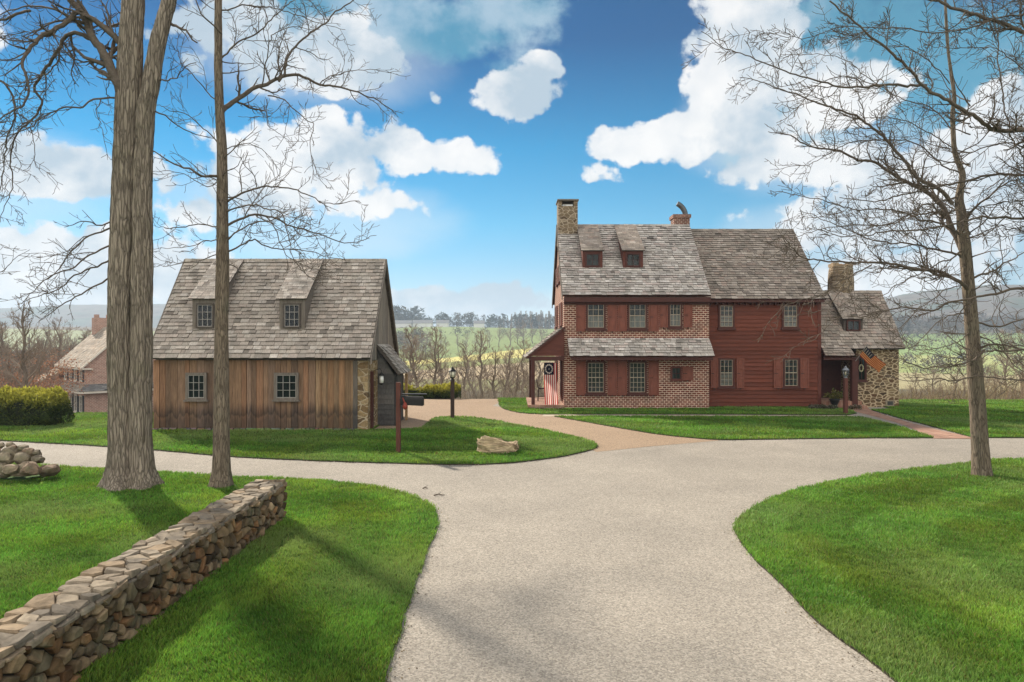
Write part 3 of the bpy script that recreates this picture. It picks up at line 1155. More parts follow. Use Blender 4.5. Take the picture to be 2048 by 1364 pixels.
def shingles(mb, E0, E1, T0, T1, expo, pal, wmin=0.13, wmax=0.34, thick=0.055, m=0, rnd=None):
    """courses of separate shakes on the roof plane eave E0-E1, top T0-T1"""
    rnd = rnd or random
    E0, E1, T0, T1 = map(Vector, (E0, E1, T0, T1))
    n = (E1 - E0).cross(T0 - E0).normalized()
    if n.z < 0:
        n = -n
    rows = max(2, round((T0 - E0).length / expo))
    for i in range(rows):
        t0 = i / rows
        t1 = min(1.0, (i + 1.55) / rows)
        A, B = E0.lerp(T0, t0), E1.lerp(T1, t0)
        C, D = E0.lerp(T0, t1), E1.lerp(T1, t1)
        W = (B - A).length
        s = -rnd.random() * wmax
        up = (C - A).normalized()
        rowtone = rnd.gauss(1, .05)
        while s < W:
            w = rnd.uniform(wmin, wmax)
            a, b = max(0, s), min(W, s + w - rnd.uniform(.004, .010))
            s += w
            if b - a < .02:
                continue
            jit = rnd.gauss(0, .006)
            hb = thick * rnd.uniform(.75, 1.35)
            if rnd.random() < .02:
                hb += .012
            p0 = A.lerp(B, a / W) - up * (jit + (.03 if i == 0 else 0))
            p1 = A.lerp(B, b / W) - up * (jit + (.03 if i == 0 else 0))
            p3, p2 = C.lerp(D, a / W), C.lerp(D, b / W)
            c = rnd.choice(pal)
            k = rowtone * math.exp(rnd.gauss(0, .10))
            if rnd.random() < .03:
                k *= .5
            c = tuple(x * k for x in c)
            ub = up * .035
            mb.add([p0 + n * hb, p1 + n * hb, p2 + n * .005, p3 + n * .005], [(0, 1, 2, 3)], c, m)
            # undercut end grain, darkened in colour to paint the course shadow lines
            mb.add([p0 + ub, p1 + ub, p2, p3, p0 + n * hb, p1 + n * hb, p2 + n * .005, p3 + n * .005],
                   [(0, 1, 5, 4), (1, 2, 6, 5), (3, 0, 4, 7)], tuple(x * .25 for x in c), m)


def slab(mb, E0, E1, T0, T1, th, c=(1, 1, 1), m=0):
    E0, E1, T0, T1 = map(Vector, (E0, E1, T0, T1))
    n = (E1 - E0).cross(T0 - E0).normalized()
    if n.z < 0:
        n = -n
    d = n * th
    mb.prism([E0 - d, E1 - d, T1 - d, T0 - d], [E0, E1, T1, T0], c, m)


def gable_roof(parent, x0, x1, yf, zf, yr, zr, yb, zb, expo, pal, name='roof', deck=None, th=0.07, wmax=.34):
    """front and back slope, ridge running along x"""
    deck = deck or M_DECK
    mb = MB()
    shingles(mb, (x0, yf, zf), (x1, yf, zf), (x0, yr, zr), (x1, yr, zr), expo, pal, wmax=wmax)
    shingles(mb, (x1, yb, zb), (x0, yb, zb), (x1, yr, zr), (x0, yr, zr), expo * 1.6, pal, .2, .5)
    slab(mb, (x0, yf, zf), (x1, yf, zf), (x0, yr, zr), (x1, yr, zr), th, m=1)
    slab(mb, (x1, yb, zb), (x0, yb, zb), (x1, yr, zr), (x0, yr, zr), th, m=1)
    # ridge comb: upper course of one side stands proud
    s = x0
    while s < x1:
        w = random.uniform(.18, .4)
        e = min(x1, s + w - .01)
        k = random.uniform(.75, 1.15)
        mb.hexa([(s, yr - .10, zr - .075), (e, yr - .10, zr - .075), (e, yr + .12, zr - .075), (s, yr + .12, zr - .075),
                 (s, yr - .05, zr + .045 + random.uniform(0, .015)), (e, yr - .05, zr + .045), (e, yr + .06, zr + .04), (s, yr + .06, zr + .04)],
                tuple(c * k for c in random.choice(pal[:4])))
        s += w
    return mb.build(name, [M_SHINGLE, deck], parent, recalc=False)


def window(parent, fr, s0, s1, z0, z1, cols, rows, mf, ms, wf=0.07, low=None, high=None, sill=0.05, name='window', split=True):
    """window frame with muntins as one mesh; pane, blind and sill below it"""
    mb = MB()
    mb.fbox(fr, s0, s0 + wf, 0, .07, z0, z1)
    mb.fbox(fr, s1 - wf, s1, 0, .07, z0, z1)
    mb.fbox(fr, s0 + wf, s1 - wf, 0, .065, z1 - wf, z1)
    mb.fbox(fr, s0 + wf, s1 - wf, 0, .065, z0, z0 + wf * .8)
    a, b, c, d = s0 + wf, s1 - wf, z0 + wf * .8, z1 - wf
    t = .017
    for x in (a, b - t * 1.3):
        mb.fbox(fr, x, x + t * 1.3, .012, .05, c, d, m=1)
    for z in (c, d - t * 1.3):
        mb.fbox(fr, a + t * 1.3, b - t * 1.3, .012, .048, z, z + t * 1.3, m=1)
    for i in range(1, cols):
        x = a + (b - a) * i / cols
        mb.fbox(fr, x - t / 2, x + t / 2, .015, .043, c + t * 1.3, d - t * 1.3, m=1)
    for j in range(1, rows):
        z = c + (d - c) * j / rows
        k = .034 if (split and rows % 2 == 0 and j == rows // 2) else t
        mb.fbox(fr, a + t * 1.3, b - t * 1.3, .016, .046 if k > t else .041, z - k / 2, z + k / 2, m=1)
    w = mb.build(name, [mf, ms], parent)
    MB().fbox(fr, a, b, .028, .032, c, d).build('pane', M_GLASS, w)
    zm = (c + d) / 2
    MB().fbox(fr, a, b, .002, .006, c, zm).build('backing', low or M_ROOM, w)  # sheet behind the glass: cloth, else near-black painted as an unlit room
    MB().fbox(fr, a, b, .002, .006, zm, d).build('backing', high or low or M_ROOM, w)
    if sill:
        MB().fbox(fr, s0 - .05, s1 + .05, 0, .11, z0 - sill, z0 - .003).build('sill', mf, w)
    return w


def shutter(parent, fr, s0, s1, z0, z1, mat=None, panels=2):
    mb = MB()
    st = min(.055, (s1 - s0) * .16)
    mb.fbox(fr, s0, s0 + st, .02, .065, z0, z1)
    mb.fbox(fr, s1 - st, s1, .02, .065, z0, z1)
    zs = [z0 + (z1 - z0) * i / panels for i in range(panels + 1)]
    for i, z in enumerate(zs):
        h = .06
        za = min(max(z - h / 2, z0), z1 - h)
        mb.fbox(fr, s0 + st, s1 - st, .022, .062, za, za + h)
    for a, b in zip(zs, zs[1:]):
        mb.fbox(fr, s0 + st, s1 - st, .025, .04, a + .03, b - .03)
        mb.fbox(fr, s0 + st * 1.7, s1 - st * 1.7, .03, .054, a + .085, b - .085)
    sh = mb.build('shutter', mat or M_SHUTTER, parent)
    k = MB()
    zc = (z0 + z1) / 2
    k.fbox(fr, s0 + .02, s0 + (s1 - s0) * .45, .066, .074, zc - .012, zc + .012)
    k.build('hinge', M_IRON, sh)
    k = MB()
    k.fbox(fr, (s0 + s1) / 2 - .03, (s0 + s1) / 2 + .03, .03, .085, z0 - .05, z0 - .003)
    k.build('shutter_dog', M_IRON, sh)
    return sh


def pts_u(u, Y):
    return (u - CX) / F * Y


def pz(v, Y):
    return EYE - (v - CY) / F * Y


# ------------------------------------------------------------------ barn
def board_mat():
    """vertical planks: own colour per board, grain, splash-back stain near the foot"""
    m, nt, N, L, bs = nodes_of('barn_plank')
    bs.inputs['Roughness'].default_value = 0.88
    bs.inputs['Specular IOR Level'].default_value = 0.15
    a = N.new('ShaderNodeAttribute')
    a.attribute_name = 'Col'
    tc = N.new('ShaderNodeTexCoord')
    mp = N.new('ShaderNodeMapping')
    mp.inputs['Scale'].default_value = (16, 16, 0.9)
    L.new(tc.outputs['Object'], mp.inputs[0])
    nz = N.new('ShaderNodeTexNoise')
    nz.inputs['Scale'].default_value = 2.2
    nz.inputs['Detail'].default_value = 8
    nz.inputs['Roughness'].default_value = 0.7
    L.new(mp.outputs[0], nz.inputs['Vector'])
    mr = N.new('ShaderNodeMapRange')
    mr.inputs[1].default_value, mr.inputs[2].default_value = 0.28, 0.72
    mr.inputs[3].default_value, mr.inputs[4].default_value = 0.45, 1.5
    L.new(nz.outputs[0], mr.inputs[0])
    vm = N.new('ShaderNodeVectorMath')
    vm.operation = 'SCALE'
    L.new(a.outputs['Color'], vm.inputs[0])
    L.new(mr.outputs[0], vm.inputs['Scale'])
    # weather stain: height + ragged noise
    sp = N.new('ShaderNodeSeparateXYZ')
    L.new(tc.outputs['Object'], sp.inputs[0])
    mp2 = N.new('ShaderNodeMapping')
    mp2.inputs['Scale'].default_value = (5, 5, 0.5)
    L.new(tc.outputs['Object'], mp2.inputs[0])
    n2 = N.new('ShaderNodeTexNoise')
    n2.inputs['Scale'].default_value = 1.4
    n2.inputs['Detail'].default_value = 5
    L.new(mp2.outputs[0], n2.inputs['Vector'])
    h = N.new('ShaderNodeMath')
    h.operation = 'MULTIPLY_ADD'
    L.new(n2.outputs[0], h.inputs[0])
    h.inputs[1].default_value = -0.75
    L.new(sp.outputs[2], h.inputs[2])
    cr = N.new('ShaderNodeValToRGB')
    e = cr.color_ramp.elements
    e[0].position, e[0].color = 0.0, (0.75, 0.75, 0.75, 1)
    e[1].position, e[1].color = 0.62, (0, 0, 0, 1)
    x = e.new(0.22); x.color = (0.95, 0.95, 0.95, 1)
    x = e.new(0.14); x.color = (0.5, 0.5, 0.5, 1)
    L.new(h.outputs[0], cr.inputs[0])
    mx = N.new('ShaderNodeMix')
    mx.data_type = 'RGBA'
    L.new(cr.outputs[0], mx.inputs[0])
    L.new(vm.outputs[0], mx.inputs[6])
    d = N.new('ShaderNodeVectorMath')
    d.operation = 'MULTIPLY'
    L.new(vm.outputs[0], d.inputs[0])
    d.inputs[1].default_value = (0.30, 0.34, 0.42)
    L.new(d.outputs[0], mx.inputs[7])
    L.new(mx.outputs[2], bs.inputs['Base Color'])
    bp = N.new('ShaderNodeBump')
    bp.inputs['Strength'].default_value = 0.4
    bp.inputs['Distance'].default_value = 0.01
    L.new(nz.outputs[0], bp.inputs['Height'])
    L.new(bp.outputs[0], bs.inputs['Normal'])
    return m


M_PLANK = board_mat()


def shed_dormer(parent, xa, xb, y0, z0, z1, y_top, z_top, mwall, mframe, msash, pal, cols, rows, over=.10, win_m=.2, low=None, roof_over=.12, shift=0.0):
    """dormer standing on the front slope: face at y0 from z0 to z1, roof running back to (y_top, z_top)"""
    d = bpy.data.objects.new('dormer', None)
    col.objects.link(d)
    d.parent = parent
    mb = MB()
    # cheeks + face
    k = (z_top - z1) / (y_top - y0)
    body0 = [Vector((xa, y0, z0 - .3)), Vector((xa, y0, z1)), Vector((xa, y_top, z_top)), Vector((xa, y_top, z0 - .3))]
    body1 = [Vector((xb, p.y, p.z)) for p in body0]
    mb.prism(body0, body1)
    wall = mb.build('dormer_wall', mwall, d)
    rb = MB()
    yo = y0 - roof_over
    zo = z1 - k * roof_over + .05
    A0, A1 = Vector((xa - over, yo, zo)), Vector((xb + over, yo, zo))
    B0, B1 = Vector((xa - over + shift, y_top + .02, z_top + .065)), Vector((xb + over + shift, y_top + .02, z_top + .065))
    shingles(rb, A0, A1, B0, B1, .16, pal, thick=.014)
    slab(rb, A0, A1, B0, B1, .05, m=1)
    rb.build('dormer_roof', [M_SHINGLE, M_DARKWOOD], d, recalc=False)
    fr = Frame((0, y0, 0), *FRONT)
    wm = (xb - xa) * win_m
    hz = z1 - z0
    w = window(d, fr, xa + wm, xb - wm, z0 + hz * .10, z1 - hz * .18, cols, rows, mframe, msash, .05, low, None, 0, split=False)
    # keep to three levels: the pane and blind become faces' own objects under the dormer
    for ch in list(w.children):
        ch.parent = d
    return d


def make_barn():
    X0, X1, YF, YB = -12.75, -5.12, 24.3, 29.5
    XS = -5.62                                      # planks end, stone corner begins
    b = thing('wooden_barn', 'weathered brown plank barn with two shed dormers and grey shake roof', 'barn', (-8.9, YF, 0))
    YR, ZE, ZR = 26.9, 2.6, 6.39
    # carcass
    mb = MB()
    ring = [(YF + .06, 0), (YF + .06, 2.55), (YR, ZR - .12), (YB, 2.55), (YB, 0)]
    mb.prism([(X0 + .03, y, z) for y, z in ring], [(X1 - .03, y, z) for y, z in ring])
    mb.build('barn_wall', M_GREYWOOD, b)
    # vertical planks on the front, with cut-outs behind the windows not needed: frames stand proud
    rnd = random.Random(5)
    mb = MB()
    x = X0
    tones = [(0.215, 0.131, 0.083), (0.192, 0.12, 0.079), (0.245, 0.149, 0.091), (0.172, 0.112, 0.078), (0.214, 0.138, 0.096), (0.252, 0.137, 0.081)]
    gold = [(0.342, 0.198, 0.109), (0.296, 0.17, 0.093), (0.264, 0.17, 0.1)]
    while x < XS - .01:
        right = x > -7.0
        w = rnd.uniform(.15, .27) if not right else rnd.uniform(.17, .23)
        e = min(XS, x + w)
        if XS - e < .1:
            e = XS
        c = rnd.choice(gold if right or rnd.random() < .06 else tones)
        k = rnd.uniform(.8, 1.2)
        dd = rnd.uniform(0, .018)
        mb.box(x, e - rnd.uniform(.006, .016), YF - .02 - dd, YF + .055, rnd.uniform(.09, .13), 2.52, tuple(v * k for v in c))
        if right and e < XS - .1:                   # battens
            g = rnd.choice(gold)
            mb.box(e - .035, e + .025, YF - .06, YF - .021 - dd, .10, 2.5, tuple(v * .75 for v in g))
        x = e
    mb.box(XS - .03, XS + .13, YF - .055, YF + .05, .09, 2.5, (0.13, 0.11, 0.09))
    mb.build('plank_siding', M_PLANK, b)
    # stone corner pier and footing
    mb = MB().box(XS + .13, X1, YF - .03, YF + .9, 0, 2.5)
    mb.build('stone_corner', M_BARNSTONE, b)
    mb = MB()
    x = X0 - .05
    while x < XS + .1:
        w = rnd.uniform(.12, .4)
        mb.hexa([(x, YF - .07, -.02), (x + w - .02, YF - .07, -.02), (x + w - .02, YF + .05, -.02), (x, YF + .05, -.02),
                 (x + .02, YF - .05, .07 + rnd.random() * .05), (x + w - .04, YF - .05, .07 + rnd.random() * .05), (x + w - .02, YF + .05, .1), (x, YF + .05, .1)],
                tuple(rnd.uniform(.6, 1.2) * q for q in (.20, .17, .12)))
        x += w
    mb.build('footing', M_SHINGLE, b)
    # right gable boards
    mb = MB()
    y = YF + .06
    while y < YB - .02:
        w = rnd.uniform(.16, .3)
        e = min(YB, y + w)
        ym = (y + e) / 2
        zt = ZR - .17 - abs(ym - YR) * (ZR - 2.6) / 2.75
        za = 2.5
        hz = lambda q: min(zt + .25, ZR - .14 - abs(q - YR) * (ZR - ZE) / (YR - 24.0))
        c = rnd.choice([(0.23, 0.20, 0.17), (0.19, 0.165, 0.14), (0.27, 0.23, 0.19)])
        mb.hexa([(X1 - .02, y, za), (X1 + .03 + rnd.random() * .012, y, za), (X1 + .03, e - .012, za), (X1 - .02, e - .012, za),
                 (X1 - .02, y, max(za + .05, hz(y))), (X1 + .03, y, max(za + .05, hz(y))), (X1 + .03, e - .012, max(za + .05, hz(e))), (X1 - .02, e - .012, max(za + .05, hz(e)))], c)
        y = e
    mb.build('gable_siding', M_PLANK, b)
    MB().box(X1 - .02, X1 + .05, YF + .9, YB, 0, 2.48).build('stone_side', M_BARNSTONE, b)
    gable_roof(b, X0 - .1, X1 + .14, YF - .30, ZE, YR, ZR, YB + .3, ZE, .175, PAL_BARN, deck=M_DARKWOOD)
    # verge boards and fascia
    for xx in (X1 + .145, X0 - .165):
        for (ya, za, yb_, zb_) in ((YF - .33, ZE - .04, YR, ZR), (YB + .33, ZE - .04, YR, ZR)):
            MB().prism([(xx, ya, za - .17), (xx, ya, za + .03), (xx, yb_, zb_ + .04), (xx, yb_, zb_ - .18)],
                     [(xx + .05, ya, za - .17), (xx + .05, ya, za + .03), (xx + .05, yb_, zb_ + .04), (xx + .05, yb_, zb_ - .18)], (1, 1, 1)).build('verge_board', M_GREYWOOD, b)
    fr = Frame((0, YF - .06, 0), *FRONT)
    for (ua, ub) in ((377, 414), (553, 597)):
        xa, xb = pts_u(ua - 3, YF), pts_u(ub + 2, YF)
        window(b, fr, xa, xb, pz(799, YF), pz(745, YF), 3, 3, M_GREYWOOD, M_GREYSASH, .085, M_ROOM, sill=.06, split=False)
    for (ua, ub) in ((385, 437), (559, 610)):
        y0 = 24.72
        shed_dormer(b, pts_u(ua, y0), pts_u(ub, y0), y0, 3.56, 4.78, YR - .05, ZR - .02, M_GREYWOOD, M_DARKWOOD, M_GREYSASH, PAL_BARN, 3, 3, low=M_ROOM, win_m=.16)
    # lean-to on the right gable
    lt = bpy.data.objects.new('lean_to', None)
    col.objects.link(lt)
    lt.parent = b
    LY0, LY1, LX0, LX1 = 25.75, 27.9, X1 + .05, -4.32
    mb = MB()
    ring = [(LX0, 0), (LX1 - .12, 0), (LX1 - .12, 1.9), (LX0, 2.92)]
    z = .05
    while z < 2.8:
        zt = z + .19
        f = lambda q: LX1 - .12 if q < 1.9 else LX1 - .12 - (q - 1.9) * .72
        c = rnd.choice([(0.085, 0.08, 0.077), (0.10, 0.093, 0.088), (0.07, 0.066, 0.064), (0.12, 0.108, 0.1)])
        mb.hexa([(LX0, LY0 - .02, z), (f(z), LY0 - .02, z), (f(z), LY0 + .03, z), (LX0, LY0 + .03, z),
                 (LX0, LY0, zt), (max(LX0 + .02, f(zt)), LY0, zt), (max(LX0 + .02, f(zt)), LY0 + .03, zt), (LX0, LY0 + .03, zt)], c)
        z = zt + .002
    mb.prism([(x, LY0 + .031, zz) for x, zz in ring], [(x, LY1, zz) for x, zz in ring], (0.09, 0.085, 0.08))
    mb.build('board_wall', M_SHINGLE, lt)
    mb = MB()
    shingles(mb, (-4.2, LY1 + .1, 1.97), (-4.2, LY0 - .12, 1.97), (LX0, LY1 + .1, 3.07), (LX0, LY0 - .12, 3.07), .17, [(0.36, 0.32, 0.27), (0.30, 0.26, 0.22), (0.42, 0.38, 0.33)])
    slab(mb, (-4.2, LY1 + .1, 1.97), (-4.2, LY0 - .12, 1.97), (LX0, LY1 + .1, 3.07), (LX0, LY0 - .12, 3.07), .09, (0.3, .3, .3), 1)
    mb.build('lean_to_roof', [M_SHINGLE, M_DARKWOOD], lt, recalc=False)
    MB().box(LX1 - .118, LX1 - .02, LY0 + .02, LY0 + .14, 0, 1.92, (0.04, 0.037, 0.035)).build('door_post_and_gap', M_SHINGLE, lt)  # near-black strip painting the dark of the open doorway
    mb = MB().box(LX1 - .0, LX1 + .09, LY1 - .35, LY1 - .2, 0, 1.88, (0.32, 0.20, 0.10))
    mb.build('door_post_and_gap', M_SHINGLE, lt)
    mb = MB().box(X1 - .02, X1 + .1, YF + .35, YF + .5, .05, 2.1)  # dark upright post at the barn corner
    mb.build('corner_post', M_DARKRED, b)
    BLOCK.append((X0 - .1, X1 + .05, YF - .03, YB))
    # iron wall lantern on the stone corner
    wl = thing('wall_lantern', 'small black iron lantern bracketed to the barn beside the grey lean-to', 'lantern', (X1 + .1, 25.2, 1.5))
    x, y, z = X1 + .3, 25.2, 1.62
    MB().tube([(X1 + .05, y, z + .5), (x - .05, y, z + .56), (x, y, z + .48), (x, y, z + .38)], .014, 6).build('bracket', M_IRON, wl)
    MB().lathe((x, y, z), [(.03, -.04), (.07, 0), (.075, .03)], 8).build('lantern_base', M_IRON, wl)
    MB().lathe((x, y, z), [(.11, .30), (.09, .34), (.02, .42), (.01, .45)], 8).build('lantern_cap', M_IRON, wl)
    MB().lathe((x, y, z), [(.07, .03), (.085, .16), (.07, .30)], 8).build('globe', M_MILKY, wl, True)


make_barn()


# ------------------------------------------------------------------ farmhouse
def clapboards(mb, fr, s0, s1, z0, z1, expo, c=(1, 1, 1), th=.04):
    z = z0
    while z < z1 - .01:
        t = min(z1, z + expo)
        P = fr.p
        k = random.uniform(.82, 1.16)
        cc = tuple(q * k for q in c)
        mb.hexa([P(s0, th, z), P(s1, th, z), P(s1, 0, z), P(s0, 0, z), P(s0, .006, t), P(s1, .006, t), P(s1, 0, t), P(s0, 0, t)], cc)
        z = t


M_CLAP = mk('red_clapboard', None, 0.72, (0.8, 0.8, 6), 2.5, 0.25, 7, 0.2, 0.004, spec=0.2)
RED = (0.122, 0.034, 0.020)


def chimney(parent, x0, x1, y0, y1, z0, z1, mat, cap=None):
    mb = MB().box(x0, x1, y0, y1, z0, z1)
    c = mb.build('chimney', mat, parent)
    return c


def make_house():
    h = thing('farmhouse', 'colonial farmhouse of brick, dark red clapboard and fieldstone joined in three sections', 'house', (9, 32, 0))
    # ---- brick block
    X0, X1, YF, YB = 2.45, 9.27, 32.1, 39.3
    YR, ZE, ZR = 35.7, 5.34, 9.25
    mb = MB()
    ring = [(YF, -.3), (YF, 5.25), (YR, 9.1), (YB, 5.25), (YB, -4)]
    mb.prism([(X0, y, z) for y, z in ring], [(X1, y, z) for y, z in ring])
    mb.build('brick_wall', M_BRICK, h)
    gable_roof(h, X0 - .09, X1 - .0, 31.8, ZE, YR, ZR, YB + .3, ZE, .175, PAL_HOUSE, deck=M_DARKRED)
    mb = MB().box(X0 - .02, X1, YF - .28, YF - .004, 5.02, 5.245)
    mb.box(X0 - .02, X1, YF - .08, YF - .003, 4.90, 5.018)
    mb.build('cornice', M_DARKRED, h)
    xx = X0 - .14
    for (ya, za, yb_, zb_) in ((31.76, ZE - .03, YR, ZR), (YB + .34, ZE - .03, YR, ZR)):
        MB().prism([(xx, ya, za - .2), (xx, ya, za + .02), (xx, yb_, zb_ + .03), (xx, yb_, zb_ - .2)],
                 [(xx + .05, ya, za - .2), (xx + .05, ya, za + .02), (xx + .05, yb_, zb_ + .03), (xx + .05, yb_, zb_ - .2)]).build('verge_board', M_GREYWOOD, h)
    fr = Frame((0, YF, 0), *FRONT)
    U = lambda u: pts_u(u, YF)
    Z = lambda v: pz(v, YF)
    lowb = M_BLIND
    for ua, ub, va, vb, c, r in ((1172, 1211, 604, 658, 3, 4), (1255, 1294, 604, 658, 3, 4), (1336, 1364, 603, 655, 3, 4)):
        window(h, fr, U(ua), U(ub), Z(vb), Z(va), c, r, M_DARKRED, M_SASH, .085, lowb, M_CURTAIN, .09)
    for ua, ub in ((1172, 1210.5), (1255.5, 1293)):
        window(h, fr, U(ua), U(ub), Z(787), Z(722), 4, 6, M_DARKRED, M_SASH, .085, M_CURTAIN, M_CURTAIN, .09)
    for ua, ub in ((1152, 1171.2), (1214.5, 1233.8), (1234.6, 1253.8), (1296.5, 1317)):
        shutter(h, fr, U(ua), U(ub), Z(663), Z(605))
        shutter(h, fr, U(ua), U(ub), Z(790.5), Z(720.5))
    for ua, ub in ((1318, 1335.2), (1366.5, 1384)):
        shutter(h, fr, U(ua), U(ub), Z(655), Z(605))
    window(h, fr, U(1341), U(1363), Z(760), Z(733), 2, 2, M_RED, M_DARKRED, .06, M_CURTAIN, M_CURTAIN, .04)
    shutter(h, fr, U(1364), U(1385.5), Z(760.5), Z(733.5), None, 1)
    # pent roof across the front
    mb = MB()
    E0, E1, T0, T1 = (2.66, 31.4, 2.51), (X1 + .05, 31.4, 2.51), (2.60, YF, 3.34), (X1 - .02, YF, 3.34)
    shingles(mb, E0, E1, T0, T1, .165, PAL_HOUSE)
    slab(mb, E0, E1, T0, T1, .06, m=1)
    mb.build('pent_roof', [M_SHINGLE, M_DARKRED], h, recalc=False)
    mb = MB().box(2.75, X1, 31.46, 31.52, 2.32, 2.46)
    mb.box(2.75, X1, 31.522, YF - .002, 2.38, 2.44)
    mb.build('pent_fascia', M_DARKRED, h)
    # gable windows (seen almost edge on)
    fg = Frame((X0, 0, 0), (0, -1, 0), (-1, 0, 0))
    for yc, z0, z1 in ((34.0, 3.95, 5.1), (37.4, 3.95, 5.1), (34.9, 6.2, 7.1), (36.6, 6.2, 7.1), (37.4, 1.1, 2.3)):
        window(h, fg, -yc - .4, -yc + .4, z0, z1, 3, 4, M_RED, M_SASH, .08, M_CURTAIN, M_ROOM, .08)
        shutter(h, fg, -yc - .9, -yc - .42, z0, z1)
        shutter(h, fg, -yc + .42, -yc + .9, z0, z1)
    fd = Frame((X0, 0, 0), (0, -1, 0), (-1, 0, 0))
    mb = MB().fbox(fd, -33.9, -33.0, 0, .06, .3, 2.3)
    mb.fbox(fd, -33.8, -33.1, .061, .08, .4, 1.2).fbox(fd, -33.8, -33.1, .061, .08, 1.3, 2.2)
    mb.build('side_door', M_RED, h)
    # dormers
    for ua, ub in ((1165, 1205), (1246, 1286)):
        y0 = 33.16
        shed_dormer(h, pts_u(ua, y0), pts_u(ub, y0), y0, 6.72, 7.63, YR - .1, ZR - .03, M_RED, M_DARKRED, M_DARKRED, PAL_WING, 2, 2, over=.07, low=M_CURTAIN, win_m=.14)
    # chimneys
    c1 = chimney(h, 2.38, 3.38, 35.1, 36.25, 8.2, 10.15, M_STONE_STACK)
    mb = MB()
    for xa, xb in ((2.38, 2.58), (3.18, 3.38)):
        MB().box(xa, xb, 35.12, 36.22, 10.15, 10.42).build('chimney_pier', M_STONE_STACK, c1)
    MB().box(2.33, 3.43, 35.03, 36.32, 10.42, 10.49).build('cap_stone', M_GREYWOOD, c1)
    MB().box(2.62, 3.14, 35.2, 35.95, 10.15, 10.24, (.7, .7, .68)).build('flue_top', M_SHINGLE, c1)
    c2 = chimney(h, 8.5, 9.32, 35.78, 36.6, 8.3, 9.66, M_BRICK_STACK)
    MB().box(8.44, 9.38, 35.72, 36.66, 9.66, 9.84).build('brick_cap', M_BRICK_STACK, c2)
    pts = []
    for i in range(9):
        t = i / 8 * 1.15
        pts.append((9.2 - .75 * (1 - math.cos(t)), 36.2, 9.8 + .75 * math.sin(t)))
    mb = MB().tube(pts, [.14] * 9, 12, caps=True)
    mb.build('flue_pipe', M_LEAD, c2, True)
    # ---- clapboard wing
    WX0, WX1, WY = 9.27, 14.78, 32.75
    WR, WE, WZ = 36.25, 5.2, 9.1
    mb = MB()
    ring = [(WY, -.3), (WY, 5.12), (WR, 8.92), (39.8, 5.12), (39.8, -4)]
    mb.prism([(WX0 + .002, y, z) for y, z in ring], [(WX1, y, z) for y, z in ring])
    mb.build('wing_wall', M_RED, h)
    mb = MB()
    frw = Frame((0, WY, 0), *FRONT)
    clapboards(mb, frw, WX0 + .01, WX1, .08, 5.0, .19, RED)
    clapboards(mb, Frame((WX1, 0, 0), (0, 1, 0), (1, 0, 0)), WY, 39.7, 2.6, 5.1, .155, RED)
    mb.build('clapboard_siding', M_CLAP, h)
    MB().box(WX1 - .12, WX1 + .035, WY - .045, WY + .1, .05, 5.1).build('corner_board', M_RED, h)
    gable_roof(h, WX0 + .01, WX1 + .15, WY - .33, WE, WR, WZ, 40.05, WE, .175, PAL_WING, deck=M_DARKRED)
    mb = MB().box(WX0 + .004, WX1 + .1, WY - .30, WY - .05, 5.04, 5.16)
    x = WX0 + .2
    while x < WX1:
        mb.box(x, x + .07, WY - .2, WY - .03, 4.93, 5.038)
        x += .28
    mb.build('dentil_cornice', M_DARKRED, h)
    UW = lambda u: pts_u(u, WY)
    ZW = lambda v: pz(v, WY)
    fw = Frame((0, WY - .03, 0), *FRONT)
    for ua, ub in ((1436, 1468), (1563, 1596)):
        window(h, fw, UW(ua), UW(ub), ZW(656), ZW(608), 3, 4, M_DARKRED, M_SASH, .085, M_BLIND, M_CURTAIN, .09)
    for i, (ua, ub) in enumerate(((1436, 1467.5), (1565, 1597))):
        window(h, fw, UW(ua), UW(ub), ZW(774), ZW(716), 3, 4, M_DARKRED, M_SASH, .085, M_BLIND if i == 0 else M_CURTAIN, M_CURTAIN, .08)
    for ua, ub in ((1420.5, 1435.5), (1472, 1487.5), (1546, 1564), (1599, 1616.5)):
        shutter(h, fw, UW(ua), UW(ub), ZW(776), ZW(717), M_SHUTTER, 3)
    # ---- stone wing
    SX0, SX1, SY, SB = 16.63, 18.7, 33.0, 36.7
    SR, SE, SZ = 34.85, 2.84, 5.73
    mb = MB()
    ring = [(SY, -.3), (SY, 2.78), (SR, 5.58), (SB, 2.78), (SB, -3)]
    mb.prism([(SX0, y, z) for y, z in ring], [(SX1, y, z) for y, z in ring])
    mb.build('stone_wall', M_STONE, h)
    MB().box(WX1 + .04, SX0 - .004, 34.5, SB, -1, 2.9).build('entry_wall', M_DARKRED, h)
    gable_roof(h, WX1 + .045, SX1 + .14, 32.7, SE, SR, SZ, SB + .3, SE, .175, PAL_WING, deck=M_DARKWOOD)
    mb = MB()
    E0, E1, T0, T1 = (WX1 + .042, 32.3, 2.5), (16.2, 32.3, 2.5), (WX1 + .042, 32.72, 2.92), (16.2, 32.72, 2.92)
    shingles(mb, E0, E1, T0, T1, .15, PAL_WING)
    slab(mb, E0, E1, T0, T1, .07, m=1)
    mb.build('entry_roof', [M_SHINGLE, M_DARKRED], h, recalc=False)
    MB().box(WX1 + .042, 16.44, 32.42, 32.56, 2.3, 2.42).build('entry_beam', M_DARKRED, h)
    MB().box(WX1 + .042, SX0 - .004, 32.8, 34.49, 2.56, 2.6).build('entry_ceiling', M_DARKRED, h)
    MB().box(16.17, 16.43, 32.42, 32.66, .12, 2.298).build('entry_post', M_DARKRED, h)
    door = MB().box(WX1 + .2, WX1 + 1.2, 34.43, 34.498, .38, 2.4)
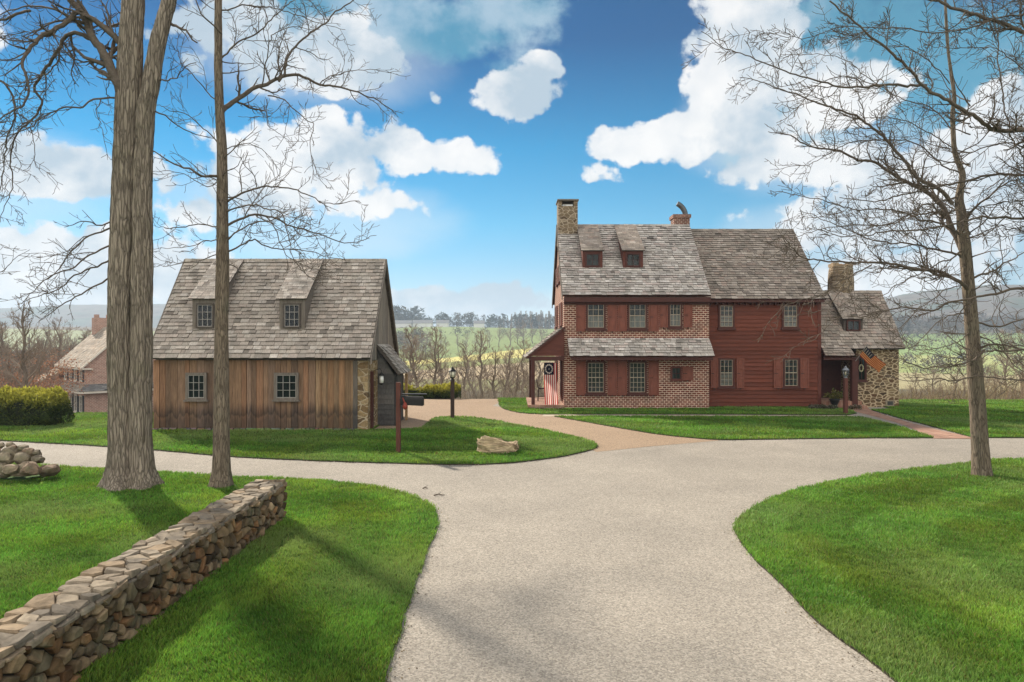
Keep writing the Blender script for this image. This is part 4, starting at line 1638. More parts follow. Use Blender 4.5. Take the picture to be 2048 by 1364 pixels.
    for k in (0, 1):
        door.box(WX1 + .3 + .46 * k, WX1 + .64 + .46 * k, 34.415, 34.429, .5, 1.2)
        door.box(WX1 + .3 + .46 * k, WX1 + .64 + .46 * k, 34.415, 34.429, 1.3, 2.25)
    dd = door.build('entry_door', M_DARKRED, h)
    MB().lathe((WX1 + 1.12, 34.38, 1.25), [(.03, -.03), (.035, 0), (.03, .03)], 8).build('door_knob', M_IRON, dd, True)
    MB().box(WX1 + .04, SX0 - .004, 32.45, 34.42, -.1, .34).build('entry_floor', M_PATHBRICK, h)
    MB().box(15.75, 16.7, 32.1, 32.448, -.1, .16).build('entry_step', M_PATHBRICK, h)
    fs = Frame((0, SY, 0), *FRONT)
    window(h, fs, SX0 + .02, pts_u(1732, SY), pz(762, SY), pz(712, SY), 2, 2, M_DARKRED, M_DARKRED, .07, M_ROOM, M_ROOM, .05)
    vent = MB().fbox(fs, pts_u(1771, SY), pts_u(1788, SY), 0, .03, .06, .34, (.25, .2, .14)).build('cellar_vent', M_SHINGLE, h)
    MB().fbox(fs, pts_u(1774, SY), pts_u(1785, SY), .031, .04, .11, .29, (.05, .05, .045)).build('vent_grille', M_SHINGLE, vent)
    shed_dormer(h, pts_u(1687, 33.3), pts_u(1725, 33.3), 33.3, 3.62, 4.36, SR - .05, SZ - .05, M_DARKWOOD, M_DARKRED, M_DARKRED, PAL_WING, 2, 1, over=.12, low=M_CURTAIN, win_m=.14)
    # round-shouldered stone stack
    CXX, CYY = 17.0, 35.3
    st = MB().lathe((CXX, CYY, 0), [(.64, 4.6), (.62, 6.3), (.58, 6.85), (.53, 7.05)], 14).build('stone_stack', M_STONE_STACK, h)
    for k in range(9):
        a = math.pi * 2 * k / 9
        if 3.6 < a < 5.0:
            continue
        c, s = math.cos(a), math.sin(a)
        MB().box(CXX + c * .4 - .15, CXX + c * .4 + .15, CYY + s * .4 - .14, CYY + s * .4 + .14, 7.02, 7.15 + .04 * (k % 3), (.3, .22, .14)).build('rim_stone', M_SHINGLE, st)
    BLOCK.extend([(X0, X1, YF, 40), (WX0, WX1, WY, 40), (SX0, SX1, SY, 37), (WX1, 16.7, 32.1, 36)])
    # ---- side porch on the left gable
    p = bpy.data.objects.new('porch', None)
    col.objects.link(p)
    p.parent = h
    PY0, PY1, PX0 = 31.95, 36.2, 0.95
    mb = MB()
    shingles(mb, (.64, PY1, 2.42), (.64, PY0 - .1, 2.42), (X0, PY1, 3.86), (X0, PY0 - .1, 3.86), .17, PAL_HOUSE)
    slab(mb, (.64, PY1, 2.42), (.64, PY0 - .1, 2.42), (X0, PY1, 3.86), (X0, PY0 - .1, 3.86), .09, m=1)
    mb.build('porch_roof', [M_SHINGLE, M_DARKRED], p, recalc=False)
    mb = MB()
    z = 2.5
    while z < 3.65:
        e = z + .13
        xa = lambda q: max(.78, .64 + (q - 2.32) / .795)
        if xa(e) < X0 - .03:
            mb.hexa([(xa(z), PY0 - .02, z), (X0 - .01, PY0 - .02, z), (X0 - .01, PY0 + .03, z), (xa(z), PY0 + .03, z),
                     (xa(e), PY0, e), (X0 - .01, PY0, e), (X0 - .01, PY0 + .03, e), (xa(e), PY0 + .03, e)], (0.10, 0.032, 0.022))
        z = e
    mb.build('porch_gable', M_CLAP, p)
    mb = MB().box(PX0 - .1, X0 - .005, PY0 - .04, PY0 + .1, 2.28, 2.48)
    mb.box(PX0 - .1, PX0 + .02, PY0 + .101, PY1, 2.28, 2.46)
    mb.build('porch_beam', M_DARKRED, p)
    for y in (PY0, PY1 - .15):
        MB().box(PX0 - .04, PX0 + .12, y - .02, y + .14, .2, 2.279).build('porch_post', M_DARKRED, p)
    mb = MB()
    mb.box(PX0 - .2, X0 - .003, PY0 - .15, PY1, .12, .22)
    mb.build('porch_floor', M_PATHBRICK, p)
    MB().box(PX0 - .14, X0 - .004, PY0 - .1, PY1, -.2, .118).build('porch_base', M_BRICK, p)
    BLOCK.append((PX0 - .1, X0, PY0 - .1, PY1))


make_house()


# ------------------------------------------------------------------ the brick house beyond the left lawn
M_BRICK_FAR = brick_mat('neighbour_brick', (0.38, 0.20, 0.15), (0.28, 0.145, 0.11), (0.52, 0.42, 0.34), 0.32, 0.14, 0.02, dirt=.2)
M_TRIM = mk('pale_trim', (0.62, 0.55, 0.46), 0.7, (2, 2, 2), 3, 0.1)
M_BLACK = mk('black_shutter', (0.02, 0.02, 0.022), 0.6, (2, 2, 2), 3, 0.2)
PAL_FAR = [(0.30, 0.25, 0.20), (0.26, 0.215, 0.17), (0.34, 0.29, 0.235), (0.28, 0.22, 0.165)]


M_TANSH = mk('tan_shingle', (0.36, 0.29, 0.21), 0.9, (1, 1, 1), 3, 0.25)


def make_neighbour():
    h = thing('brick_house', 'distant two-storey brick house with cream trim beyond the clipped hedge', 'house', (0, 0, 0))
    # local: gable face looks to -y at y=0, left long wall looks to -x at x=0; runs back along +y
    W, D = 8.6, 11.0
    mb = MB()
    ring = [(0, -3), (0, 5.3), (W / 2, 9.35), (W, 5.3), (W, -3)]
    mb.prism([(x, 0, z) for x, z in ring], [(x, D, z) for x, z in ring])
    mb.build('wall', M_BRICK_FAR, h)
    mb = MB()
    for sx in (0, 1):
        e, t = (-.45 if sx == 0 else W + .45), W / 2
        A0, A1 = (e, D + .3, 4.95), (e, -.3, 4.95)
        B0, B1 = (t, D + .3, 9.5), (t, -.3, 9.5)
        shingles(mb, A0, A1, B0, B1, .34, PAL_FAR, .3, .6, .03)
        slab(mb, A0, A1, B0, B1, .1, m=1)
    mb.build('roof', [M_SHINGLE, M_TRIM], h, recalc=False)
    for s in (-1, 1):
        x0 = W / 2 + s * (W / 2 + .45)
        MB().prism([(x0, -.34, 4.78), (x0, -.34, 5.02), (W / 2, -.34, 9.56), (W / 2, -.34, 9.30)], [(x0, -.26, 4.78), (x0, -.26, 5.02), (W / 2, -.26, 9.56), (W / 2, -.26, 9.30)]).build('verge_board', M_TRIM, h)
    mb = MB().box(-.5, -.02, -.1, D, 4.72, 4.9)
    mb.box(-.5, .6, -.36, -.02, 4.72, 4.88)
    mb.build('cornice', M_TRIM, h)
    mb = MB()
    shingles(mb, (-.75, -.75, 2.45), (W + .3, -.75, 2.45), (0, 0, 3.15), (W + .3, 0, 3.15), .25, [(0.2, 0.19, 0.18), (0.16, 0.15, 0.145)], .3, .6)
    shingles(mb, (-.75, D, 2.45), (-.75, -.75, 2.45), (0, D, 3.15), (0, 0, 3.15), .25, PAL_FAR, .3, .6)
    mb.box(-.75, W + .3, -.75, -.01, 2.2, 2.42, (1, 1, 1), 1)
    mb.box(-.75, -.01, -.009, D, 2.2, 2.42, (1, 1, 1), 1)
    mb.build('pent_roof', [M_SHINGLE, M_TRIM], h, recalc=False)
    fg = Frame((0, 0, 0), (1, 0, 0), (0, -1, 0))
    fl = Frame((0, 0, 0), (0, -1, 0), (-1, 0, 0))
    window(h, fg, 2.6, 3.5, 3.7, 4.75, 2, 3, M_TRIM, M_TRIM, .12, M_ROOM, sill=.08)
    shutter(h, fg, 3.55, 4.15, 3.7, 4.75, M_BLACK)
    window(h, fg, 4.4, 5.5, .2, 1.9, 3, 4, M_TRIM, M_TRIM, .12, M_BLIND, sill=.08)
    shutter(h, fg, 3.6, 4.35, .2, 1.9, M_BLACK)
    for y in (1.6, 3.7, 5.8, 7.9):
        window(h, fl, -y - .55, -y + .55, 3.4, 4.75, 3, 4, M_TRIM, M_TRIM, .12, M_CURTAIN, sill=.1)
        window(h, fl, -y - .55, -y + .55, .0, 1.9, 3, 4, M_TRIM, M_TRIM, .12, M_ROOM, sill=.1)
        for k in (-1, 1):
            shutter(h, fl, -y + k * .85 - .25, -y + k * .85 + .25, 3.4, 4.75, M_BLACK)
            shutter(h, fl, -y + k * .85 - .25, -y + k * .85 + .25, .0, 1.9, M_BLACK)
    c = MB().box(W / 2 - 1.0, W / 2 + 1.0, D - 1.6, D - .4, 8.2, 10.6).build('chimney', M_BRICK_FAR, h)
    for q in (-.65, .65):
        MB().box(W / 2 + q - .2, W / 2 + q + .2, D - 1.4, D - .7, 10.6, 11.0).build('chimney_pot', M_BRICK_FAR, c)
    MB().box(2.5, 3.9, -1.6, -1.3, -3, -.1).build('yard_gate', M_TRIM, h)
    # low rear wings
    mb = MB()
    mb.prism([(-4.5, 9.0, -3), (-4.5, 9.0, 2.0), (-2.2, 9.0, 3.4), (0, 9.0, 3.4), (0, 9.0, -3)], [(-4.5, 13, -3), (-4.5, 13, 2.0), (-2.2, 13, 3.4), (0, 13, 3.4), (0, 13, -3)])
    mb.build('rear_wing', M_BRICK_FAR, h)
    mb = MB()
    slab(mb, (-5.0, 13.2, 1.9), (-5.0, 8.7, 1.9), (0, 13.2, 4.5), (0, 8.7, 4.5), .15)
    mb.build('rear_roof', M_TANSH, h)
    mb = MB()
    slab(mb, (-7.4, 15, .4), (-7.4, 10, .4), (-3.5, 15, 2.4), (-3.5, 10, 2.4), .15)
    mb.build('rear_roof', M_TANSH, h)
    h.location = (-45.6, 73.0, -4.6)
    h.rotation_euler = (0, 0, R(46))


make_neighbour()

# ------------------------------------------------------------------ trees
M_BARK = bark_mat('furrowed_bark', (0.11, 0.088, 0.07), (0.325, 0.268, 0.212), 1.0, 0.9, (0.19, 0.165, 0.115))
M_BARK_SLIM = bark_mat('grey_bark', (0.085, 0.064, 0.048), (0.25, 0.195, 0.145), 1.5, 0.6, (0.14, 0.13, 0.09))
M_BARK_PALE = bark_mat('pale_bark', (0.075, 0.058, 0.044), (0.23, 0.182, 0.135), 1.6, 0.5, (0.17, 0.155, 0.11))
M_TWIG = mk('twig_bark', (0.105, 0.083, 0.066), 0.9, (6, 6, 6), 3, 0.35, spec=0.15)
M_TWIG_PALE = mk('pale_twig_bark', (0.115, 0.09, 0.071), 0.9, (6, 6, 6), 3, 0.35, spec=0.15)


def tube_mesh(name, lines, mat, parent, off):
    """many tapered tubes as one mesh; line = (points (n,3), radii (n))"""
    by = {}
    for P, r in lines:
        k = 10 if r[0] > .06 else 7 if r[0] > .025 else 5 if r[0] > .01 else 3
        by.setdefault(k, []).append((P, r))
    Vs, Fs, base = [], [], 0
    for k, ls in by.items():
        ang = np.arange(k) * 2 * math.pi / k
        ca, sa = np.cos(ang), np.sin(ang)
        for P, r in ls:
            n = len(P)
            T = np.gradient(P, axis=0)
            T /= np.linalg.norm(T, axis=1)[:, None] + 1e-9
            m = np.abs(T.mean(0))
            ref = np.zeros(3)
            ref[int(np.argmin(m))] = 1
            A = np.cross(T, ref)
            A /= np.linalg.norm(A, axis=1)[:, None] + 1e-9
            B = np.cross(T, A)
            V = P[:, None] + (A[:, None] * ca[None, :, None] + B[:, None] * sa[None, :, None]) * r[:, None, None]
            Vs.append(V.reshape(-1, 3))
            i = (np.arange(n - 1)[:, None] * k + np.arange(k)[None]).ravel()
            j = (np.arange(n - 1)[:, None] * k + (np.arange(k)[None] + 1) % k).ravel()
            Fs.append(np.stack([i, j, j + k, i + k], 1) + base)
            base += n * k
    return raw_mesh(name, np.concatenate(Vs), np.concatenate(Fs), mat, parent, None, True, off)


def resample(P, step):
    P = [np.array(p, float) for p in P]
    out = []
    n = len(P)
    for i in range(n - 1):
        p1, p2 = P[i], P[i + 1]
        p0 = P[i - 1] if i else 2 * p1 - p2
        p3 = P[i + 2] if i + 2 < n else 2 * p2 - p1
        k = max(1, int(np.linalg.norm(p2 - p1) / step))
        for j in range(k):
            t = j / k
            out.append(0.5 * (2 * p1 + (p2 - p0) * t + (2 * p0 - 5 * p1 + 4 * p2 - p3) * t * t + (3 * p1 - p0 - 3 * p2 + p3) * t ** 3))
    out.append(P[-1])
    return np.array(out)


def unit(v):
    return v / (np.linalg.norm(v) + 1e-9)


def grow(lines, p, d, L, r, lev, rg, up=.1, kink=.22, dens=3.0, seg=.16, rmin=.0045, flat=1.0):
    n = max(3, int(L / seg))
    st = L / n
    pts = [p]
    d = unit(d)
    for i in range(n):
        d = unit(d + rg.normal(0, kink, 3) * np.array([1, flat, 1]) + np.array([0, 0, up * (i / n)]))
        pts.append(pts[-1] + d * st)
    P = np.array(pts)
    rr = np.linspace(r, max(rmin, r * .3), n + 1)
    lines.append((P, rr))
    if lev > 0:
        children(lines, P, rr, L, lev, rg, up, kink, dens, seg, rmin, .15, flat)


def children(lines, P, rr, L, lev, rg, up, kink, dens, seg, rmin, t0=.15, flat=1.0, lmul=.55):
    n = len(P) - 1
    k = max(1, int(L * dens * rg.uniform(.8, 1.2)))
    side = 1
    for c in range(k):
        t = t0 + (1 - t0) * (c + rg.random()) / k
        i = min(n - 1, int(t * n))
        T = unit(P[i + 1] - P[i])
        q = rg.normal(0, 1, 3) * np.array([1, flat, 1])
        q = unit(np.cross(T, q)) * (1 if rg.random() < .9 else -1)
        a = rg.uniform(.55, 1.15)
        d = T * math.cos(a) + q * math.sin(a)
        d[2] += up * .6
        l = L * lmul * rg.uniform(.4, 1.0) * (1 - .45 * t)
        l = min(l, 1.5)
        if l < .08:
            continue
        grow(lines, P[i], d, l, max(rmin, rr[i] * rg.uniform(.45, .65)), lev - 1, rg, up, kink * 1.1, dens * 1.7, seg * .8, rmin, flat)


def limb(lines, pts, Y, r0, r1, rg, spread=0.0, lev=2, dens=4.3, up=.12, y0=0.0, jit=.018, rmin=.005):
    """a limb drawn where the photo shows it; spread bends it out of the picture plane"""
    n = len(pts)
    W = []
    for i, (u, v) in enumerate(pts):
        t = i / max(1, n - 1)
        W.append(at(u, v, Y + y0 + spread * t + .18 * (math.sin(t * 5 + r0 * 90) - math.sin(r0 * 90))))
    P = resample(W, .10)
    k = len(P)
    w = np.cumsum(rg.normal(0, jit, (k, 3)), 0)
    w -= np.linspace(0, 1, k)[:, None] * w[-1]
    P = P + w * .8 + rg.normal(0, jit * .35, (k, 3))
    rr = r0 + (r1 - r0) * np.linspace(0, 1, k) ** .8
    lines.append((P, rr))
    L = np.linalg.norm(np.diff(P, axis=0), axis=1).sum()
    if lev:
        children(lines, P, rr, min(L, 2.6), lev, rg, up, .2, dens * L / min(L, 2.6), .13, rmin, .12)
    return P


def trunk_mesh(name, spine, mat, parent, off, flare=1.5, lobes=5, ridge=.012, nring=64, seed=0, step=.05):
    """spine: list of (u, v, Y, radius m); bark ridges are real relief"""
    W = [at(u, v, Y) for u, v, Y, r in spine]
    P = resample(W, step)
    d0 = np.concatenate([[0], np.cumsum([(W[i + 1] - W[i]).length for i in range(len(W) - 1)])])
    dd = np.concatenate([[0], np.cumsum(np.linalg.norm(np.diff(P, axis=0), axis=1))])
    dd = dd * d0[-1] / dd[-1]
    rr = np.interp(dd, d0, [s[3] for s in spine])
    P[0, 2] = -.12
    th = np.arange(nring) * 2 * math.pi / nring
    V = np.empty((len(P), nring, 3))
    for i in range(len(P)):
        h = P[i, 2] + .1
        fl = (flare - 1) * math.exp(-max(h, 0) / .28)
        for k in range(nring):
            a = th[k]
            lob = .5 + .5 * math.cos(lobes * a + seed + .6 * math.sin(2 * a))
            r = rr[i] * (1 + fl * (.55 + .75 * lob))
            c, s = math.cos(a), math.sin(a)
            if ridge:
                q = (c * 5.5 * rr[i] * 4, s * 5.5 * rr[i] * 4, P[i, 2] * .9 + seed)
                n1 = mnoise.noise(q)
                n2 = mnoise.noise((c * 22 * rr[i] * 3, s * 22 * rr[i] * 3, P[i, 2] * 2.2 + seed))
                n3 = mnoise.noise((c * 1.5, s * 1.5, P[i, 2] * .7 + seed * 3))
                r += ridge * (1.0 * (1 - abs(n1) * 2) + 1.1 * n2) + n3 * rr[i] * .06
            V[i, k] = P[i] + np.array([c * r, s * r, 0])
    n = len(P)
    i = (np.arange(n - 1)[:, None] * nring + np.arange(nring)[None]).ravel()
    j = (np.arange(n - 1)[:, None] * nring + (np.arange(nring)[None] + 1) % nring).ravel()
    return raw_mesh(name, V.reshape(-1, 3), np.stack([i, j, j + nring, i + nring], 1), mat, parent, None, True, off)


def m_px(p, Y):
    return p * Y / F


def big_trees():
    Y = 14.9
    # --- double trunk
    rg = np.random.default_rng(3)
    o = gp(262, 975)
    t = thing('bare_tree', 'massive double-trunked tree with deeply furrowed bark standing before the barn', 'tree', o)
    L = [(248, 976, 32), (247, 940, 27), (247, 900, 25), (244, 800, 24), (242, 700, 23), (242, 600, 22.5), (245, 500, 22.5), (249, 400, 22.5), (253, 300, 22.5), (257, 200, 22), (261, 100, 21), (266, 0, 19), (270, -150, 15), (268, -300, 9)]
    Rr = [(285, 976, 25), (283, 940, 21), (282, 900, 19.5), (282, 800, 19), (283, 700, 18.5), (284, 600, 18), (285, 500, 17.5), (285, 400, 16.5), (288, 300, 15.5), (292, 220, 16), (300, 180, 15), (313, 100, 14), (330, 30, 13), (338, 0, 12), (360, -150, 9), (380, -280, 5)]
    trunk_mesh('trunk', [(u, v, Y, m_px(r, Y)) for u, v, r in L], M_BARK, t, o, 1.75, 5, .020, 84, 1.0)
    trunk_mesh('trunk', [(u, v, Y - .04, m_px(r, Y)) for u, v, r in Rr], M_BARK, t, o, 1.8, 4, .018, 76, 4.0)
    ls = []
    li = lambda pts, r0, r1, sp=0.0, **k: limb(ls, pts, Y, r0, r1, rg, sp, **k)
    li([(256, 205), (236, 170), (215, 130), (190, 90), (172, 50), (158, 20), (130, -20), (100, -90)], .115, .05, -.6)
    li([(262, 112), (240, 86), (212, 60), (182, 38), (165, 28), (150, 45), (120, 62), (90, 72), (70, 90), (53, 115), (45, 130), (52, 160), (48, 200), (30, 222), (0, 238)], .075, .012, -1.2)
    li([(192, 80), (165, 70), (140, 68), (125, 76), (105, 110), (85, 145), (74, 170), (70, 190), (88, 210), (80, 226), (60, 250), (40, 272), (25, 300), (20, 332), (28, 370), (20, 400), (10, 425), (0, 445)], .05, .006, .8)
    li([(60, 255), (75, 290), (75, 330), (95, 345), (120, 380)], .010, .004, .2)
    li([(256, 205), (234, 198), (205, 195), (175, 200), (165, 212), (130, 215), (95, 232), (60, 255), (20, 275), (-20, 280)], .024, .008, -.3)
    li([(205, 198), (195, 230), (205, 265), (215, 320)], .012, .004, -.4)
    li([(338, 45), (370, 60), (386, 80), (394, 86)], .035, .015, -.5)
    li([(318, 160), (345, 150), (370, 135), (392, 125)], .02, .008, -.8)
    li([(300, 215), (332, 230), (380, 262), (430, 278)], .02, .007, .7)
    for pts in ([(222, 455), (190, 465), (160, 480), (135, 505), (110, 540), (60, 572)], [(224, 490), (190, 505), (150, 530), (110, 545), (45, 606)],
                [(222, 520), (180, 540), (140, 565), (100, 590), (40, 608)], [(220, 555), (190, 570), (150, 590), (110, 620), (78, 642)], [(226, 445), (195, 450), (170, 442), (130, 455)]):
        li(pts, .022, .006, rg.uniform(-1, 1), up=-.05)
    li([(60, 20), (20, 30), (-30, 60)], .03, .02)
    li([(175, 60), (120, 20), (60, 10), (0, 30)], .03, .01, -.7)
    li([(240, 110), (150, 120), (90, 60), (0, 75)], .022, .008, .5)
    li([(-40, 150), (10, 170), (30, 230), (8, 290), (0, 380)], .03, .008, .3)
    li([(-60, 560), (0, 545), (30, 520), (60, 500)], .015, .005, .2)
    li([(-60, 480), (0, 490), (35, 505)], .012, .004, .2)
    for k in range(7):                                   # limbs leaning towards and away from the viewer, above the picture
        a = rg.uniform(0, 6.28)
        q = np.array(at(262, rg.uniform(-280, 20), Y))
        grow(ls, q, np.array([math.cos(a), math.sin(a), .5]), rg.uniform(1.6, 3.2), .05, 2, rg, .1, .12, 1.6)
    tube_mesh('crown', ls, M_TWIG, t, o)

    # --- slim tree
    rg = np.random.default_rng(8)
    o = gp(442, 975)
    t = thing('bare_tree', 'slim straight bare tree between the double trunk and the stone wall end', 'tree', o)
    S = [(442, 976, 20), (443, 940, 16.5), (443, 900, 15.5), (443, 800, 14), (443, 700, 13), (444, 600, 12.3), (445, 500, 11.5), (445, 400, 10), (444, 300, 9), (441, 250, 8.6), (438, 180, 7.6), (437, 100, 7), (437, 0, 6.3), (440, -120, 5), (446, -250, 3)]
    trunk_mesh('trunk', [(u, v, Y, m_px(r, Y)) for u, v, r in S], M_BARK_SLIM, t, o, 1.35, 4, .008, 40, 2.5)
    ls = []
    li([(440, 236), (452, 220), (465, 205), (500, 190), (530, 176), (555, 165), (580, 155), (600, 155), (640, 172), (680, 180), (720, 190), (760, 207), (792, 228)], .062, .008, 1.3)
    li([(556, 164), (568, 140), (575, 115), (600, 85), (640, 55), (675, 25), (710, 0), (745, -35)], .03, .010, 1.4, y0=.6)
    li([(527, 172), (535, 130), (548, 85), (560, 65), (592, 54), (640, 60)], .016, .005, -.7, y0=.4)
    li([(640, 172), (660, 156), (700, 143), (760, 140), (802, 144)], .013, .004, .6, y0=.9)
    li([(535, 192), (570, 200), (610, 235), (630, 246), (625, 290), (640, 350), (656, 378)], .016, .004, -.5, y0=.5)
    li([(532, 198), (535, 250), (560, 270), (592, 292)], .012, .004, .5, y0=.5)
    li([(453, 402), (480, 386), (510, 372), (540, 368), (580, 372), (620, 390), (660, 410), (722, 404)], .026, .006, -.9)
    li([(455, 452), (480, 440), (510, 430), (540, 432), (580, 450), (640, 470), (700, 486), (752, 470)], .029, .006, 1.0)
    li([(455, 427), (485, 412), (530, 415), (560, 430), (576, 490), (600, 540), (642, 562)], .02, .005, -1.4)
    li([(456, 502), (490, 485), (515, 478), (540, 490), (600, 500), (660, 515), (702, 522)], .022, .005, .5)
    li([(455, 482), (500, 455), (530, 450), (550, 470), (560, 500), (580, 522), (652, 546)], .018, .005, -.6)
    li([(437, 455), (410, 450), (390, 452), (350, 460), (308, 450)], .016, .005, .9)
    li([(437, 480), (410, 485), (380, 495), (298, 498)], .014, .004, -.9)
    li([(437, 510), (400, 520), (340, 530), (298, 520)], .013, .004, .6)
    li([(437, 354), (405, 352), (380, 338), (350, 325), (302, 300)], .032, .010, -.8)
    li([(436, 352), (415, 372), (360, 345), (330, 342), (296, 345)], .012, .004, .6)
    li([(437, 290), (405, 250), (370, 225), (330, 215), (300, 200)], .015, .005, .8)
    li([(436, 200), (400, 160), (365, 120), (355, 60)], .015, .005, .6)
    li([(436, 130), (470, 95), (520, 60), (560, 20), (640, -30)], .022, .008, 1.0)
    li([(436, 60), (400, 30), (380, -10), (340, -60)], .018, .006, .5)
    li([(438, 20), (500, 5), (560, 15), (620, 40), (690, 60)], .018, .005, -.8)
    li([(446, 300), (490, 290), (520, 300), (560, 340)], .013, .004, .5)
    for k in range(12):
        q = np.array(at(444, rg.uniform(20, 560), Y))
        a = rg.choice([1.57, -1.57]) + rg.normal(0, .6)
        grow(ls, q, np.array([math.cos(a), math.sin(a), .35]), rg.uniform(.7, 1.5), .015, 2, rg, .1, .16, 2.6)
    tube_mesh('crown', ls, M_TWIG, t, o)

    # --- right tree
    rg = np.random.default_rng(21)
    Y = 16.1
    o = gp(1964, 953)
    t = thing('bare_tree', 'grey-barked bare tree on the lawn across the drive from the brick path', 'tree', o)
    S = [(1965, 954, 18), (1962, 930, 16.2), (1960, 900, 15.2), (1957, 850, 14.4), (1954, 800, 13.8), (1948, 720, 12.8), (1943, 650, 12), (1937, 580, 11), (1930, 500, 10.6), (1926, 470, 10), (1923, 430, 9), (1918, 400, 7.5), (1922, 370, 6.2), (1924, 345, 5.6), (1909, 300, 4.4), (1905, 230, 3.8), (1908, 190, 3.2), (1896, 100, 2.5), (1890, 0, 2.2), (1885, -120, 1.4)]
    trunk_mesh('trunk', [(u, v, Y, m_px(r, Y)) for u, v, r in S], M_BARK_PALE, t, o, 1.1, 5, .006, 40, 6.0)
    ls = []
    li = lambda pts, r0, r1, sp=0.0, **k: limb(ls, pts, Y, r0, r1, rg, sp, **k)
    li([(1929, 515), (1918, 488), (1895, 440), (1877, 412), (1855, 390), (1820, 370), (1780, 350), (1740, 326), (1715, 325), (1680, 305), (1630, 300), (1590, 275), (1535, 264)], .075, .008, 1.4)
    li([(1905, 408), (1870, 375), (1830, 350), (1800, 310), (1760, 265), (1720, 236), (1690, 225), (1620, 200), (1550, 170), (1480, 155)], .05, .007, -1.2)
    li([(1942, 590), (1925, 568), (1880, 545), (1800, 535), (1740, 530), (1680, 530), (1640, 525), (1600, 510), (1562, 470)], .05, .008, -1.5)
    li([(1740, 530), (1690, 560), (1650, 590), (1600, 602), (1560, 622), (1538, 645)], .016, .005, -.4, y0=-.9)
    li([(1690, 565), (1660, 620), (1640, 665), (1600, 690), (1578, 697)], .012, .004, -.3, y0=-1.1)
    li([(1965, 702), (1950, 720), (1910, 733), (1870, 730), (1840, 736), (1800, 720), (1775, 712)], .03, .006, -.8)
    li([(1952, 752), (1900, 766), (1870, 760), (1800, 760), (1765, 744)], .022, .005, .7)
    li([(1945, 640), (1990, 652), (2050, 640), (2100, 660)], .025, .008, .5)
    li([(1950, 700), (2000, 690), (2060, 700)], .03, .01, -.5)
    li([(1945, 620), (1880, 640), (1830, 690), (1790, 690)], .018, .005, .9)
    li([(1935, 560), (2000, 540), (2060, 500)], .03, .010, .7)
    li([(1930, 520), (1880, 500), (1820, 480), (1740, 470), (1660, 440), (1600, 420)], .03, .006, .9)
    li([(1925, 470), (1860, 440), (1790, 420), (1700, 410), (1620, 390), (1540, 380)], .026, .006, -.9)
    li([(1920, 440), (1960, 400), (2000, 370), (2060, 350)], .03, .010, -.6)
    li([(1908, 300), (1860, 270), (1810, 245), (1750, 235), (1660, 240)], .016, .005, .8)
    li([(1905, 240), (1960, 200), (2010, 170), (2050, 120)], .016, .005, .8)
    li([(1900, 170), (1850, 120), (1800, 90), (1720, 60), (1640, 40)], .014, .004, -.7)
    li([(1940, 610), (1890, 600), (1850, 560), (1790, 540)], .014, .004, 1.2)
    li([(1942, 660), (1900, 690), (1850, 700), (1800, 690), (1770, 680)], .016, .004, -1.1)
    li([(1924, 345), (1880, 330), (1840, 290), (1790, 280), (1700, 290), (1620, 330), (1540, 340)], .02, .005, .9)
    li([(1916, 395), (1850, 415), (1780, 445), (1700, 450), (1600, 470), (1530, 520)], .022, .005, -1.0)
    li([(1928, 500), (1870, 530), (1800, 570), (1740, 600), (1700, 590)], .02, .005, -.7)
    li([(1906, 260), (1850, 210), (1780, 190), (1700, 130), (1640, 110), (1560, 110)], .016, .005, 1.1)
    li([(1910, 310), (1960, 280), (2010, 240), (2060, 230)], .018, .005, -.8)
    li([(1935, 560), (1870, 590), (1800, 650), (1760, 660)], .016, .004, .6)
    li([(1945, 665), (2000, 690), (2040, 740), (2080, 750)], .018, .005, .6)
    for k in range(22):
        q = np.array(at(1940, rg.uniform(200, 740), Y))
        a = rg.uniform(0, 6.28)
        grow(ls, q, np.array([math.cos(a), math.sin(a), .3]), rg.uniform(.8, 1.8), .018, 2, rg, .1, .15, 2.4)
    tube_mesh('crown', ls, M_TWIG_PALE, t, o)

    # --- tree standing outside the frame, its limbs reach in over the drive
    rg = np.random.default_rng(33)
    Y = 14.0
    o = gp(2480, 682 + F * EYE / Y)
    t = thing('bare_tree', 'bare tree beyond the picture edge whose long limbs reach across above the grey-barked tree', 'tree', o)
    trunk_mesh('trunk', [(2480, 682 + F * EYE / Y, Y, .26), (2476, 850, Y, .22), (2470, 600, Y, .19), (2465, 300, Y, .15), (2460, 0, Y, .11), (2450, -250, Y, .05)], M_BARK_SLIM, t, o, 1.35, 5, .008, 32, 9.0, .12)
    ls = []
    li = lambda pts, r0, r1, sp=0.0, **k: limb(ls, pts, Y, r0, r1, rg, sp, **k)
    li([(2462, 200), (2300, 130), (2160, 100), (2048, 62), (1990, 40), (1930, 24), (1880, 8), (1840, 0), (1780, -18)], .085, .02, .8)
    li([(2465, 330), (2300, 280), (2160, 265), (2048, 261), (1990, 259), (1960, 240), (1930, 222), (1890, 196), (1850, 172), (1820, 140), (1770, 95), (1730, 70), (1690, 30), (1660, 0)], .085, .014, -1.0)
    li([(1850, 172), (1780, 168), (1700, 167), (1620, 155), (1560, 140), (1500, 120), (1450, 100), (1403, 62)], .028, .006, -.4, y0=-.75)
    li([(2466, 430), (2300, 380), (2160, 355), (2048, 346), (1990, 347), (1930, 360), (1880, 375), (1800, 392), (1740, 400), (1680, 395)], .06, .008, 1.0)
    li([(2468, 540), (2300, 480), (2160, 450), (2048, 435), (1960, 437), (1880, 450), (1800, 460), (1700, 470), (1640, 468)], .05, .007, -.6)
    li([(2470, 600), (2250, 580), (2048, 576), (1990, 585), (1930, 598), (1890, 605), (1860, 618), (1790, 615), (1750, 625), (1720, 638), (1655, 634)], .055, .008, .6)
